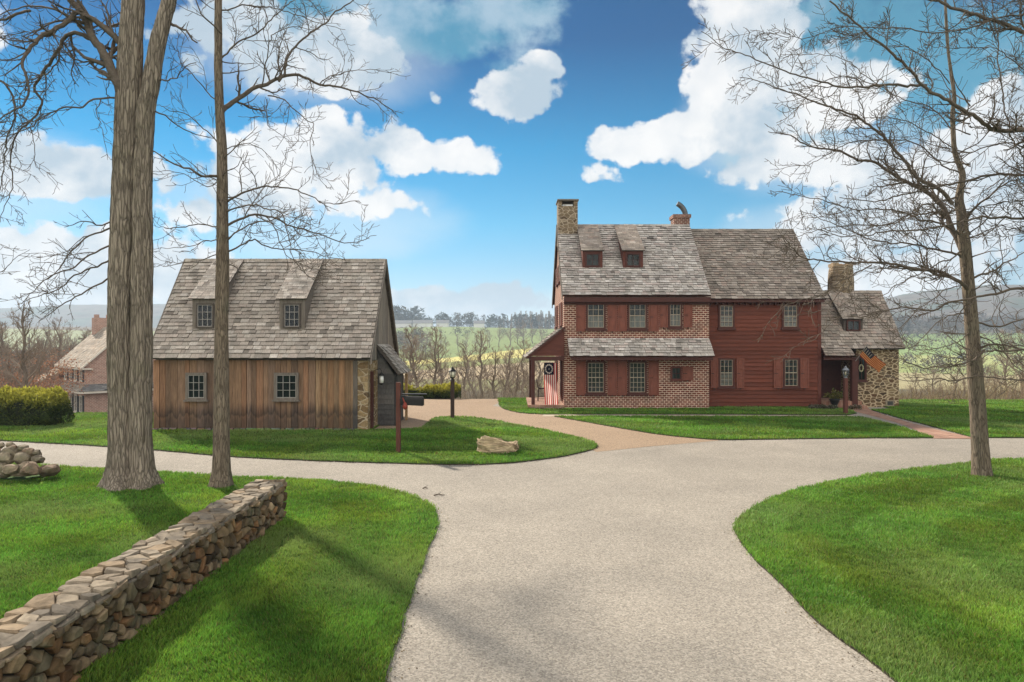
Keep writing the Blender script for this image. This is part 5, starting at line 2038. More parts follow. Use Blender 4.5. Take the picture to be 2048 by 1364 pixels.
    li([(2472, 720), (2200, 700), (2048, 701), (1975, 702)], .05, .018, .3)
    li([(2472, 760), (2200, 750), (2048, 752), (1950, 752), (1900, 766)], .04, .010, .3)
    li([(2460, 60), (2250, 20), (2100, 40), (2000, 30), (1900, 60), (1800, 62), (1700, 50), (1600, 70), (1500, 60)], .03, .005, .7)
    li([(2300, 280), (2150, 200), (2048, 130), (1990, 90), (1930, 95), (1850, 90)], .024, .005, -.8)
    li([(2110, 620), (2060, 420), (2040, 330), (2010, 250), (1995, 130), (1985, 40), (1975, -60)], .022, .010, .2)
    li([(2200, 360), (2048, 300), (1980, 300), (1900, 330), (1840, 345), (1760, 350)], .024, .005, .9)
    li([(2300, 480), (2100, 400), (2020, 400), (1900, 430), (1780, 440)], .022, .005, 1.2)
    tube_mesh('crown', ls, M_TWIG, t, o)


big_trees()


# ------------------------------------------------------------------ trees of the valley
def bare_template(seed, h, spread, lean=0.0, low=.3, thick=1.0, twig=.010):
    rg = np.random.default_rng(seed)
    n = 14
    P = np.array([[lean * (i / n) ** 1.5 * h + .12 * math.sin(i * .9 + seed), .1 * math.cos(i * 1.3), h * .92 * i / n] for i in range(n + 1)])
    rr = np.linspace(.022 * h, .004 * h, n + 1) * thick
    tr = [(P, rr)]
    ls = []
    k = int(15 + h)
    for c in range(k):
        t = low + (1 - low) * (c + rg.random()) / k
        i = min(n - 1, int(t * n))
        a = c * 2.4 + rg.normal(0, .4)
        e = .35 + .9 * t
        d = np.array([math.cos(a), math.sin(a), e])
        L = spread * h * (1.05 - .75 * t) * rg.uniform(.7, 1.1)
        grow2(ls, P[i], d, L, rr[i] * .55, 2, rg, twig)
    return tr, ls


def grow2(ls, p, d, L, r, lev, rg, twig):
    n = 5
    d = unit(d)
    pts = [p]
    for i in range(n):
        d = unit(d + rg.normal(0, .16, 3) + np.array([0, 0, .10]))
        pts.append(pts[-1] + d * L / n)
    P = np.array(pts)
    rr = np.linspace(max(r, twig), twig, n + 1)
    ls.append((P, rr))
    if lev:
        for c in range(5 if lev == 2 else 5):
            i = rg.integers(1, n)
            T = unit(P[i] - P[i - 1])
            q = unit(np.cross(T, rg.normal(0, 1, 3)))
            a = rg.uniform(.4, .9)
            grow2(ls, P[i], T * math.cos(a) + q * math.sin(a) + np.array([0, 0, .2]), L * rg.uniform(.35, .6), rr[i] * .6, lev - 1, rg, twig)


M_FARBARK = mk('valley_bark', (0.16, 0.128, 0.10), 0.95, (1, 1, 1), 1.5, 0.3, spec=0.1)
M_FARTWIG = mk('valley_twigs', (0.25, 0.195, 0.15), 0.95, (1, 1, 1), 1.0, 0.3, spec=0.1)
PROTO = []


def valley_tree(u, vtop, Y, label, group, k=None, width=1.0):
    x = pts_u(u, Y)
    zb = float(terrain_z(x, Y)) - .1
    h = pz(vtop, Y) - zb
    k = random.randrange(len(PROTO)) if k is None else k
    root, h0, used = PROTO[k]
    if not used:
        o = root
        PROTO[k][2] = True
    else:
        o = copy_tree(root)
    o.location = (x, Y, zb)
    o.rotation_euler = (0, 0, random.uniform(0, 6.28))
    s = h / h0
    o.scale = (s * width, s * width, s)
    tag(o, label, 'tree', group)
    return o


def make_protos():
    for i, (h, sp, lean, low, th) in enumerate(((9, .36, .06, .25, .9), (11, .34, -.05, .3, .75), (8, .48, .08, .18, 1.0), (10, .30, .0, .35, .7), (7, .46, -.12, .12, .8))):
        r = bpy.data.objects.new('bare_tree', None)
        col.objects.link(r)
        ORIGIN[r] = Vector((0, 0, 0))
        tr, ls = bare_template(100 + i, h, sp, lean, low, th, .009)
        tube_mesh('trunk', tr, M_FARBARK, r, (0, 0, 0))
        tube_mesh('crown', ls, M_FARTWIG, r, (0, 0, 0))
        PROTO.append([r, h, False])


make_protos()
G1 = 'bare trees rising out of the valley behind the gravel yard'
for i, (u, v, Y) in enumerate([(806, 690, 46), (838, 650, 52), (871, 640, 49), (930, 690, 60), (962, 648, 47), (986, 690, 44), (1007, 690, 55), (1030, 715, 46), (1046, 668, 58), (1082, 690, 58),
                               (818, 668, 70), (886, 676, 75), (950, 684, 80), (1016, 692, 72), (915, 712, 66), (1060, 712, 50)]):
    valley_tree(u, v, Y, 'bare grey tree rising from the valley behind the gravel yard', G1, width=1.35)
G2 = 'bare trees below the far side of the right-hand lawn'
for (u, v, Y) in [(1832, 738, 52), (1880, 752, 42), (1905, 728, 50), (1962, 700, 62), (2012, 648, 56), (2045, 640, 50), (1990, 716, 46), (2075, 660, 48), (1860, 728, 66), (1930, 735, 44), (2120, 640, 52)]:
    valley_tree(u, v, Y, 'bare brownish tree growing below the back edge of the lawn past the stone wing', G2)
G3 = 'bare trees around the neighbouring brick house'
valley_tree(50, 588, 44, 'tall bare tree with forked leader behind the clipped hedge', None, 0)
for (u, v, Y) in [(138, 636, 92), (112, 655, 98), (80, 676, 90), (20, 640, 72), (172, 645, 100), (4, 628, 78), (90, 660, 110), (120, 650, 104), (-30, 640, 70), (150, 680, 96), (60, 690, 80), (32, 700, 62)]:
    valley_tree(u, v, Y, 'bare dark tree in the thicket beside the distant brick house', G3, width=1.15)
G4 = 'bare trees of the brown wood past the distant brick house'
for k in range(26):
    u = -60 + k * 16 + random.uniform(-6, 6)
    valley_tree(u, random.uniform(655, 695), random.uniform(125, 210), 'bare tree in the brown wood beyond the distant brick house', G4, width=1.3)
G5 = 'line of bare trees along the yellow field edge'
for k in range(18):
    u = 795 + k * 17 + random.uniform(-5, 5)
    Yb = 455 + random.uniform(-8, 25) + (u - 900) * .35
    valley_tree(u, (700 - (u - 800) * .115) - random.uniform(8, 34), Yb, 'thin bare tree in the row along the yellow field edge', G5, width=1.2)

# skyline trees on the far ridge, drawn coarser because they stand 800 m off
PROTO = []
for i in range(3):
    r = bpy.data.objects.new('bare_tree', None)
    col.objects.link(r)
    ORIGIN[r] = Vector((0, 0, 0))
    tr, ls = bare_template(200 + i, 20, .17, 0, .5, .9, .05)
    tube_mesh('trunk', tr, M_FARBARK, r, (0, 0, 0))
    tube_mesh('crown', ls, M_FARTWIG, r, (0, 0, 0))
    PROTO.append([r, 20, False])
G6 = 'tall bare trees on the far skyline'
for k in range(34):
    u = 1008 + k * 3.4 + random.uniform(-2, 2)
    valley_tree(u, random.uniform(617, 636) + max(0, (1035 - u)) * .6, 800 + random.uniform(-15, 25), 'tall bare tree on the far skyline beside the brick gable', G6, width=1.25)


def woods(name, label, spots, col_a, col_b, n, mat, tall=1.0, seed=0):
    """a far-off wood that reads as one mass: crowns made of many small slips"""
    rg = np.random.default_rng(seed)
    V, Fq, C = [], [], []
    for (x, y, h, w) in spots:
        z0 = float(terrain_z(x, y))
        t = rg.random((n, 3))
        a = t[:, 0] * 2 * math.pi
        zz = t[:, 1] ** .8
        rad = w * np.sqrt(t[:, 2]) * np.sqrt(np.clip(1 - (zz * 1.02 - .35) ** 2 / .5, .05, 1))
        p = np.stack([x + np.cos(a) * rad, y + np.sin(a) * rad * .8, z0 + h * zz * tall], 1)
        s = h * .10 * rg.uniform(.5, 1.3, n)
        d1 = rg.normal(0, 1, (n, 3)) * s[:, None]
        d2 = rg.normal(0, 1, (n, 3)) * s[:, None] * .5
        b = len(V) and sum(len(q) for q in V)
        V.append(np.stack([p - d1, p + d1, p + d2], 1).reshape(-1, 3))
        Fq.append(np.arange(n * 3).reshape(-1, 3) + b)
        k = rg.random()
        cc = (np.array(col_a) * (1 - k) + np.array(col_b) * k) * rg.uniform(.7, 1.3, (n, 1))
        C.append(np.repeat(cc, 3, 0))
    o = raw_mesh(name, np.concatenate(V), np.concatenate(Fq), mat, None, np.concatenate(C), False)
    tag(o, label, 'wood', kind='stuff')


M_LEAF = leaf_mat('leaf_slips', 0.25, 0.8)
rw = random.Random(4)
woods('far_woods', 'distant dark tree belt across the valley skyline', [(pts_u(u, y), y, hh, hh * .45) for u, y, hh in
      [(rw.uniform(780, 1105), rw.uniform(800, 860), rw.uniform(8, 17)) for _ in range(110)] + [(rw.uniform(785, 835), 840, rw.uniform(16, 26)) for _ in range(14)]],
      (0.035, 0.055, 0.04), (0.10, 0.085, 0.06), 90, M_LEAF, seed=1)
woods('far_woods', 'brown winter woodland at the foot of the hill past the stone wing', [(pts_u(u, y), y, hh, hh * .6) for u, y, hh in
      [(rw.uniform(1740, 2120), rw.uniform(600, 800), rw.uniform(9, 16)) for _ in range(170)]], (0.13, 0.10, 0.08), (0.06, 0.06, 0.05), 70, M_LEAF, seed=2)
woods('far_woods', 'brown winter woodland filling the hollow beyond the clipped hedge', [(pts_u(u, y), y, hh, hh * .55) for u, y, hh in
      [(rw.uniform(-90, 340), rw.uniform(95, 330), rw.uniform(7, 11)) for _ in range(150)]], (0.13, 0.085, 0.062), (0.085, 0.065, 0.05), 150, M_LEAF, seed=3)


woods('far_woods', 'low brown tree belts between the valley fields', [(pts_u(u, y), y, hh, hh * .7) for u, y, hh in
      [(rw.uniform(785, 850), rw.uniform(470, 560), rw.uniform(7, 12)) for _ in range(26)] + [(rw.uniform(800, 1100), rw.uniform(610, 625), rw.uniform(4, 8)) for _ in range(30)]
      + [(rw.uniform(1740, 2120), rw.uniform(385, 398), rw.uniform(3, 7)) for _ in range(45)] + [(rw.uniform(1740, 2120), rw.uniform(296, 305), rw.uniform(2, 5)) for _ in range(40)]
      + [(rw.uniform(1740, 2120), rw.uniform(460, 600), rw.uniform(5, 10)) for _ in range(60)]], (0.14, 0.11, 0.08), (0.08, 0.08, 0.05), 60, M_LEAF, seed=9)


def brush(name, label, regions, n, cols, seed, hr=(.6, 2.4), mat=None, lean=.5):
    rg = np.random.default_rng(seed)
    Vs, Cs = [], []
    for (x0, x1, y0, y1) in regions:
        x, y = rg.uniform(x0, x1, n), rg.uniform(y0, y1, n)
        y = np.maximum(y, edge_y(x) + .5)
        if x0 < -20:
            q = x / y                                   # leave the neighbour's front lawn open
            y = np.where((q > -.70) & (q < -.50), 85 + (y - 30) * .3, y)
        z = terrain_z(x, y) - .05
        h = rg.uniform(hr[0], hr[1], n) * (0.4 + .9 * vnoise(x, y, .25, seed))
        w = rg.uniform(.006, .018, n)
        c = np.array(cols)[rg.integers(0, len(cols), n)] * rg.uniform(.7, 1.3, (n, 1))
        base = np.stack([x, y, z], 1)
        dirv = rg.normal(0, lean, (n, 3)); dirv[:, 2] = 1
        dirv /= np.linalg.norm(dirv, axis=1)[:, None]
        for f in range(5):
            if f == 0:
                b, d, L, ww = base, dirv, h, w
            else:
                t = rg.uniform(.25, .8, n)
                b = base + dirv * (h * t)[:, None]
                d = dirv + rg.normal(0, .8, (n, 3))
                d /= np.linalg.norm(d, axis=1)[:, None]
                L, ww = h * rg.uniform(.25, .6, n), w * .6
            sx = rg.normal(0, 1, (n, 3)); sx[:, 2] = 0
            sx = sx / (np.linalg.norm(sx, axis=1)[:, None] + 1e-6) * ww[:, None]
            Vs.append(np.stack([b - sx, b + sx, b + d * L[:, None]], 1).reshape(-1, 3))
            Cs.append(np.repeat(c, 3, 0))
    V = np.concatenate(Vs)
    o = raw_mesh(name, V, np.arange(len(V)).reshape(-1, 3), mat or M_LEAF, None, np.concatenate(Cs), False)
    tag(o, label, 'brush', kind='stuff')


brush('brush', 'grey leafless thicket just behind the gravel yard', [(-12, 5.5, 38.7, 52), (-18, 4, 46, 80)], 2600, [(0.25, 0.20, 0.155), (0.30, 0.24, 0.18), (0.18, 0.145, 0.115)], 5, (.5, 1.9))
brush('brush', 'tan winter weeds and briars past the lawn by the stone wing', [(18, 50, 37.6, 48), (20, 70, 44, 90)], 5200, [(0.26, 0.19, 0.11), (0.20, 0.13, 0.09), (0.15, 0.11, 0.08), (0.30, 0.24, 0.12)], 6, (.6, 2.0))
brush('brush', 'brown leafless thicket behind the clipped hedge', [(-52, -18, 30.5, 48), (-80, -26, 48, 100)], 4500, [(0.15, 0.10, 0.075), (0.19, 0.11, 0.075), (0.12, 0.09, 0.07)], 7, (1.0, 3.2))


def leaf_cloud(rg, n, centre, radii, size, cols, squash=1.0):
    d = rg.normal(0, 1, (n, 3))
    d /= np.linalg.norm(d, axis=1)[:, None]
    p = np.array(centre) + d * np.array(radii) * (rg.random((n, 1)) ** .45)
    a = rg.normal(0, 1, (n, 3)); a /= np.linalg.norm(a, axis=1)[:, None]
    b = np.cross(a, rg.normal(0, 1, (n, 3))); b /= np.linalg.norm(b, axis=1)[:, None]
    s = size * rg.uniform(.6, 1.4, (n, 1))
    V = np.stack([p - a * s, p + b * s * .5, p + a * s, p - b * s * .5], 1).reshape(-1, 3)
    c = np.array(cols)[rg.integers(0, len(cols), n)] * rg.uniform(.75, 1.25, (n, 1))
    return V, np.repeat(c, 4, 0)


for i, (u, v0, v1, Y, w) in enumerate([(18, 705, 800, 52, 2.6), (62, 698, 795, 56, 2.4), (98, 716, 790, 60, 2.0), (-25, 715, 800, 50, 2.4), (40, 730, 805, 46, 1.8)]):
    rg = np.random.default_rng(60 + i)
    x = pts_u(u, Y)
    zb = float(terrain_z(x, Y))
    zt = pz(v0, Y)
    t = thing('shrub', 'russet shrub still holding brown leaves behind the clipped hedge', 'shrub', (x, Y, zb), 'russet shrubs behind the clipped hedge')
    tr, ls = bare_template(300 + i, max(2.5, zt - zb), .42, 0, .1, .8, .012)
    tube_mesh('trunk', tr + ls, M_FARTWIG, t, (0, 0, 0))
    h = zt - zb
    Vs, Cs = [], []
    for k in range(9):
        q = rg.normal(0, 1, 3) * np.array([w * .55, w * .45, h * .16])
        V, C = leaf_cloud(rg, 150, (q[0], q[1], h * .62 + q[2]), (w * .5, w * .45, h * .22), .075, [(0.30, 0.135, 0.07), (0.22, 0.10, 0.06), (0.36, 0.19, 0.11)])
        Vs.append(V); Cs.append(C)
    V = np.concatenate(Vs)
    raw_mesh('foliage', V, np.arange(len(V)).reshape(-1, 4), M_LEAF, t, np.concatenate(Cs), False)

# ------------------------------------------------------------------ stones
M_FIELD = mk('field_stone', None, 0.92, (1, 1, 1), 7, 0.6, 9, 1.0, 0.035, spec=0.15, second=((0.13, 0.12, 0.075), 3.0, 0.55, 0.72))
M_COPING = mk('coping_stone', None, 0.92, (1, 1, 1), 9, 0.5, 9, 0.9, 0.02, spec=0.15)


def ico(sub):
    bm = bmesh.new()
    bmesh.ops.create_icosphere(bm, subdivisions=sub, radius=1)
    V = np.array([v.co[:] for v in bm.verts])
    Fx = [tuple(v.index for v in f.verts) for f in bm.faces]
    bm.free()
    return V, Fx


ICO = {k: ico(k) for k in (3, 4)}


def rock_verts(size, rg, sub=3, planes=11, rough=.05, flat=0.0):
    """a sphere cut by random planes: a broken stone"""
    V, Fx = ICO[sub]
    r = np.full(len(V), 1.05)
    N = rg.normal(0, 1, (planes, 3))
    if flat:
        N[0] = (0, 0, 1); N[1] = (0, 0, -1)
    N /= np.linalg.norm(N, axis=1)[:, None]
    H = rg.uniform(.62, .92, planes)
    for n, h in zip(N, H):
        d = V @ n
        k = d > 1e-3
        r[k] = np.minimum(r[k], h / d[k])
    s = rg.uniform(0, 50)
    nz = np.array([mnoise.noise((v[0] * 2.1 + s, v[1] * 2.1, v[2] * 2.1)) + .5 * mnoise.noise((v[0] * 5 + s, v[1] * 5, v[2] * 5)) for v in V])
    return V * (r + nz * rough)[:, None] * np.array(size), Fx


STONE_COLS = [(0.155, 0.105, 0.06), (0.20, 0.138, 0.08), (0.105, 0.075, 0.047), (0.185, 0.115, 0.058), (0.235, 0.168, 0.10), (0.125, 0.098, 0.06), (0.20, 0.108, 0.052)]


def clip_poly(poly, n, c):
    out = []
    m = len(poly)
    for i in range(m):
        a, b = poly[i], poly[(i + 1) % m]
        da, db = a @ n - c, b @ n - c
        if da <= 0:
            out.append(a)
        if (da < 0) != (db < 0) and da != db:
            out.append(a + (b - a) * (da / (da - db)))
    return out


def cells(sites, x0, x1, y0, y1, aniso=(1, 1)):
    S = np.array(sites) * np.array(aniso)
    for i, p in enumerate(S):
        d = np.linalg.norm(S - p, axis=1)
        poly = [np.array(q, float) * np.array(aniso) for q in ((x0, y0), (x1, y0), (x1, y1), (x0, y1))]
        for j in np.argsort(d)[1:18]:
            n = S[j] - p
            poly = clip_poly(poly, n, n @ (S[j] + p) / 2)
            if len(poly) < 3:
                break
        if len(poly) >= 3:
            yield i, [q / np.array(aniso) for q in poly]


def poisson(x0, x1, y0, y1, rfun, rg, tries=6000):
    pts, rad = [], []
    for _ in range(tries):
        p = np.array([rg.uniform(x0, x1), rg.uniform(y0, y1)])
        r = rfun(p)
        ok = True
        if pts:
            d = np.linalg.norm(np.array(pts) - p, axis=1)
            ok = bool((d > (np.array(rad) + r) / 2).all())
        if ok:
            pts.append(p); rad.append(r)
    return pts


def round_poly(poly, gap, rg, it=2):
    P = np.array(poly)
    c = P.mean(0)
    d = np.linalg.norm(P - c, axis=1)
    P = c + (P - c) * np.clip((d - gap * 1.3) / np.maximum(d, 1e-6), .3, 1)[:, None]
    for _ in range(it):
        Q = np.roll(P, -1, 0)
        P = np.stack([P * .9 + Q * .1, P * .1 + Q * .9], 1).reshape(-1, 2)
    return P, c


def stones_on(mb, to3, x0, x1, y0, y1, rfun, rg, depth, gap, cols, aniso=(1, 1), tilt=.12, flatness=.75, tries=5000, tones=(.5, .7, .9, 1.0, 1.1, 1.3)):
    """pack irregular stones into a rectangle of a wall face; to3(s, t, d) gives the point d in front of the face"""
    for i, poly in cells(poisson(x0, x1, y0, y1, rfun, rg, tries), x0, x1, y0, y1, aniso):
        P, c = round_poly(poly, gap, rg)
        D = depth * rg.uniform(.55, 1.25)
        tx, ty = rg.normal(0, tilt, 2)
        n = len(P)
        s = rg.uniform(0, 90)
        rings = []
        for (dd, sc) in ((-.5, 1.0), (.45, 1.0), (.82, .93), (1.0, flatness)):
            ring = []
            for q in P:
                e = (q - c) * sc
                wob = 1 + .10 * mnoise.noise((q[0] * 14 + s, q[1] * 14, dd * 2))
                e = e * wob
                z = D * dd + (e[0] * tx + e[1] * ty) * max(dd, 0) + .012 * mnoise.noise((q[0] * 9 + s, q[1] * 9, 3.3 + dd)) * (1 if dd > 0 else 0)
                ring.append(to3(c[0] + e[0], c[1] + e[1], z))
            rings.append(ring)
        vs = [p for r in rings for p in r] + [to3(c[0], c[1], D * 1.03 + .008 * rg.normal())]
        fs = [(a * n + k, a * n + (k + 1) % n, (a + 1) * n + (k + 1) % n, (a + 1) * n + k) for a in range(3) for k in range(n)]
        fs += [(3 * n + k, 3 * n + (k + 1) % n, 4 * n) for k in range(n)]
        cc = np.array(cols[rg.integers(0, len(cols))]) * rg.choice(tones)
        mb.add(vs, fs, tuple(cc))


def drystone_wall():
    rg = np.random.default_rng(14)
    XA, XB, YA, YB, H = -4.60, -4.12, 3.2, 12.3, .64
    t = thing('stone_wall', 'long low drystone wall of brown fieldstones crossing the near lawn', 'wall', (-4.36, 7.7, 0))
    mb = MB()

    def rf(p):
        return .085 + .13 * (mnoise.noise((p[0] * 1.7, p[1] * 2.5, 2.0)) * .5 + .5) ** 2 + (.18 if rg.random() < .05 else 0)
    stones_on(mb, lambda s, z, d: (XB + d, s, z), YA, YB, -.03, H, rf, rg, .075, .010, STONE_COLS, (1, 1.3), .2, .74, 9000)
    stones_on(mb, lambda s, z, d: (XA - d, s, z), YA, YB, -.03, H, lambda p: .3, rg, .06, .010, STONE_COLS, (1, 1), .12, .72, 2500)
    stones_on(mb, lambda s, z, d: (s, YB + d, z), XA, XB, -.03, H, lambda p: .2, rg, .05, .010, STONE_COLS, (1, 1), .1, .72, 800)
    stones_on(mb, lambda s, z, d: (s, YA - d, z), XA, XB, -.03, H, lambda p: .2, rg, .05, .010, STONE_COLS, (1, 1), .1, .72, 800)
    # near-black core box; its colour paints the shade in gaps between stones
    mb.box(XA + .01, XB - .01, YA + .01, YB - .01, -.05, H - .02, (.03, .026, .02))
    mb.build('face_stones', M_FIELD, t, recalc=True)
    cap = MB()
    cc = [(0.25, 0.20, 0.145), (0.21, 0.172, 0.128), (0.29, 0.235, 0.17), (0.18, 0.15, 0.115), (0.25, 0.185, 0.12)]  # caps coloured lighter tan, painting the sunlit look of the wall top
    for lay, (r, z, inset) in enumerate(((.22, H - .02, 0.0), (.17, H + .03, .03))):
        stones_on(cap, lambda a, b, d: (a + .0, b, z + d), XA - .06 + inset, XB + .07 - inset, YA - .04, YB + .05, lambda p: r * (0.7 + .8 * rg.random()), rg, .034, .006, cc, (1, 1.15), .10, .90, 5000, (.8, .9, 1, 1.1))
    cap.build('cap_stones', M_COPING, t, recalc=True)
    BLOCK.append((XA - .03, XB + .03, YA, YB))


drystone_wall()


def rock_heap():
    rg = np.random.default_rng(40)
    c0 = gp(20, 955)
    spots = []
    # (u, v, Y offset, half width, height) traced row by row
    rows = [(940, 0.0, [(-40, 44), (8, 40), (50, 46), (98, 34)]), (938, -.28, [(20, 30), (62, 40), (100, 26)]), (918, .1, [(-30, 40), (12, 36), (46, 36), (78, 24)]),
            (912, .5, [(-10, 40), (30, 34), (66, 30)]), (905, .2, [(-24, 34), (20, 30), (58, 24), (74, 15)]), (896, .3, [(-12, 28), (26, 20), (48, 22)]), (890, .35, [(-30, 26), (22, 17), (0, 20)])]
    for v, dy, us in rows:
        for u, w in us:
            Y = 15.75 + dy
            p = at(u, v, Y)
            s = m_px(w * .56, Y)
            V, Fx = rock_verts((s, s * rg.uniform(.75, 1.05), s * rg.uniform(.55, .72)), rg, 3, 12, .10)
            a = rg.uniform(0, 6.28)
            ca, sa = math.cos(a), math.sin(a)
            W = np.stack([V[:, 0] * ca - V[:, 1] * sa, V[:, 0] * sa + V[:, 1] * ca, V[:, 2]], 1)
            mb = MB()
            cc = np.array([(0.22, 0.18, 0.125), (0.17, 0.14, 0.10), (0.26, 0.205, 0.145), (0.205, 0.145, 0.10)][rg.integers(0, 4)]) * rg.uniform(.85, 1.15)
            mb.add(W, Fx, tuple(cc))
            o = mb.build('rock', M_FIELD, None, False, recalc=False)
            o.location = p
            me = o.data
            tag(o, 'mossy grey-brown rock in the loose heap at the lawn edge', 'rock', 'rocks heaped on the lawn edge beside the drive')
    BLOCK.append((-14, -11.0, 15.4, 16.6))


rock_heap()


def boulder():
    rg = np.random.default_rng(77)
    V, Fx = ICO[4]
    V = np.sign(V) * np.abs(V) ** .5
    nz = np.array([mnoise.noise((v[0] * 2.2, v[1] * 2.2, v[2] * 2.6)) + .6 * mnoise.noise((v[0] * 5, v[1] * 5, v[2] * 7 + 3)) for v in V])
    V = V * (.88 + .16 * nz)[:, None] * np.array((.66, .40, .24))
    V[:, 2] *= 1 - .55 * np.clip((V[:, 0] + .15) / .74, -.1, 1)
    V[:, 2] += .03 * np.round(nz * 3) * (V[:, 2] > 0)
    mb = MB().add(V, Fx, (0.46, 0.35, 0.22))
    o = mb.build('boulder', mk('tan_boulder', None, 0.9, (1, 1, 4), 5, 0.55, 9, 1.0, 0.05, second=((0.16, 0.10, 0.06), 2.6, 0.55, 0.7)), None, False, recalc=False)
    o.location = gp(996, 907) + Vector((0, .1, .17))
    tag(o, 'single tan boulder lying on the lawn in front of the lamp post', 'boulder')


boulder()


# ------------------------------------------------------------------ hedges
def hedge(label, x0, x1, y0, y1, h, dens, tip, seed, zf=None):
    rg = np.random.default_rng(seed)
    t = thing('hedge', label, 'hedge', ((x0 + x1) / 2, y0, 0))
    mb = MB().box(x0 + .16, x1 - .2, y0 + .16, y1 - .16, -.1, h * .80, (0.018, 0.022, 0.01))  # near-black box paints the shade deep inside the foliage
    mb.build('dark_core', M_LEAF, t)
    n = int(dens * ((x1 - x0) * (y1 - y0) + 2 * h * (x1 - x0 + y1 - y0)))
    f = rg.random((n, 3))
    p = np.stack([x0 + (x1 - x0) * f[:, 0], y0 + (y1 - y0) * f[:, 1], h * f[:, 2]], 1)
    side = rg.choice(5, n, p=[.30, .12, .10, .08, .40])
    dp = rg.random(n) ** 2 * .22
    p[side == 0, 1] = (y0 + dp)[side == 0]
    p[side == 1, 1] = (y1 - dp)[side == 1]
    p[side == 2, 0] = (x1 - dp)[side == 2]
    p[side == 3, 0] = (x0 + dp)[side == 3]
    p[side == 4, 2] = (h - dp * 1.3)[side == 4]
    # rounded shoulders and lumps
    e = np.clip((p[:, 2] / h - .55) / .45, 0, 1) ** 2
    p[:, 0] = np.where(p[:, 0] > x1 - .5, p[:, 0] - e * .22, p[:, 0])
    p[:, 1] = np.where(p[:, 1] < y0 + .5, p[:, 1] + e * .20, p[:, 1])
    p += (np.stack([vnoise(p[:, 0] + i * 7, p[:, 1] + p[:, 2] * 1.7, 1.6, seed + i) for i in range(3)], 1) - .5) * .42 + (np.stack([vnoise(p[:, 0] + i * 3, p[:, 1] + p[:, 2], 5.5, seed + i + 4) for i in range(3)], 1) - .5) * .16
    up = np.clip((p[:, 2] / h - .45) / .55, 0, 1) ** 1.4
    a = rg.normal(0, 1, (n, 3))
    a[:, 2] += up * 2.2
    a /= np.linalg.norm(a, axis=1)[:, None]
    b = np.cross(a, rg.normal(0, 1, (n, 3)))
    b /= np.linalg.norm(b, axis=1)[:, None]
    p[:, 2] += np.where((up > .6) & (rg.random(n) < .25), rg.random(n) * .14, 0)
    s = (.028 + .035 * up + .016 * rg.random(n))[:, None]
    V = np.stack([p - a * s, p + b * s * .42, p + a * s * 1.2, p - b * s * .42], 1).reshape(-1, 3)
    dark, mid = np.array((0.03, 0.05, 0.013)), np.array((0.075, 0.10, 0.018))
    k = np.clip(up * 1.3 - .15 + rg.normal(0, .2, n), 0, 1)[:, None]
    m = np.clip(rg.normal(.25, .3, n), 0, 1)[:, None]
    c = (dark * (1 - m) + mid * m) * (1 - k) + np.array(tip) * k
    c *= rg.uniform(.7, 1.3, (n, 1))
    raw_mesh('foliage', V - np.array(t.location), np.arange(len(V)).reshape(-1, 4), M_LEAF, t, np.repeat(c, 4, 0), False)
    BLOCK.append((x0 + .1, x1 - .1, y0 + .1, y1))


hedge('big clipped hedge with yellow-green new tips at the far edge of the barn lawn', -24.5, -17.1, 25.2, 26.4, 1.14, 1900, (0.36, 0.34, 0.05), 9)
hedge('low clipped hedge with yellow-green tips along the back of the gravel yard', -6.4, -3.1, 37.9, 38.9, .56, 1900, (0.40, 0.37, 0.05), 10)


# ------------------------------------------------------------------ posts, lamps, mailbox
M_POST = mk('red_brown_post', (0.095, 0.032, 0.022), 0.7, (10, 10, 1), 3, 0.3, 6, 0.2, 0.004)
M_POST_DARK = mk('dark_brown_post', (0.045, 0.026, 0.02), 0.7, (10, 10, 1), 3, 0.3, 6, 0.2, 0.004)
M_LAMPGLASS = glass_mat('lantern_glass', (0.97, 0.95, 0.86), 1.0)
M_CANDLE = mk('ivory_candle', (0.75, 0.70, 0.55), 0.6, (3, 3, 3), 3, 0.1)
M_PEWTER = mk('grey_pewter', (0.22, 0.23, 0.24), 0.5, (5, 5, 5), 3, 0.2, metal=.5)


def lamp_post(loc, label, mpost, mmetal, ztop, scale=1.0, mglass=None):
    x, y, z = loc
    t = thing('lamp_post', label, 'lamp post', loc)
    zp = ztop - .56 * scale
    MB().box(x - .075, x + .075, y - .075, y + .075, z - .1, z + zp).build('post', mpost, t)
    s = scale
    o = (x, y, z + zp)
    cage = MB().lathe(o, [(.085 * s, 0), (.09 * s, .03 * s), (.05 * s, .07 * s), (.10 * s, .11 * s), (.105 * s, .13 * s)], 8)
    lan = cage.build('lantern', mmetal, t)
    for k in range(6):
        a = k * math.pi / 3 + .3
        c, sn = math.cos(a), math.sin(a)
        MB().tube([(x + c * .10 * s, y + sn * .10 * s, z + zp + .13 * s), (x + c * .145 * s, y + sn * .145 * s, z + zp + .36 * s)], .009 * s, 5).build('cage_bar', mmetal, lan)
    MB().lathe(o, [(.095 * s, .131 * s), (.138 * s, .36 * s)], 12).build('glass', mglass or M_LAMPGLASS, lan, True)
    MB().lathe(o, [(.028 * s, .131 * s), (.028 * s, .26 * s), (.012 * s, .29 * s)], 8).build('candle', M_CANDLE, lan)
    MB().lathe(o, [(.165 * s, .362 * s), (.155 * s, .385 * s), (.09 * s, .45 * s), (.055 * s, .48 * s), (.055 * s, .52 * s), (.03 * s, .535 * s), (.02 * s, .56 * s)], 12).build('lantern_cap', mmetal, lan)


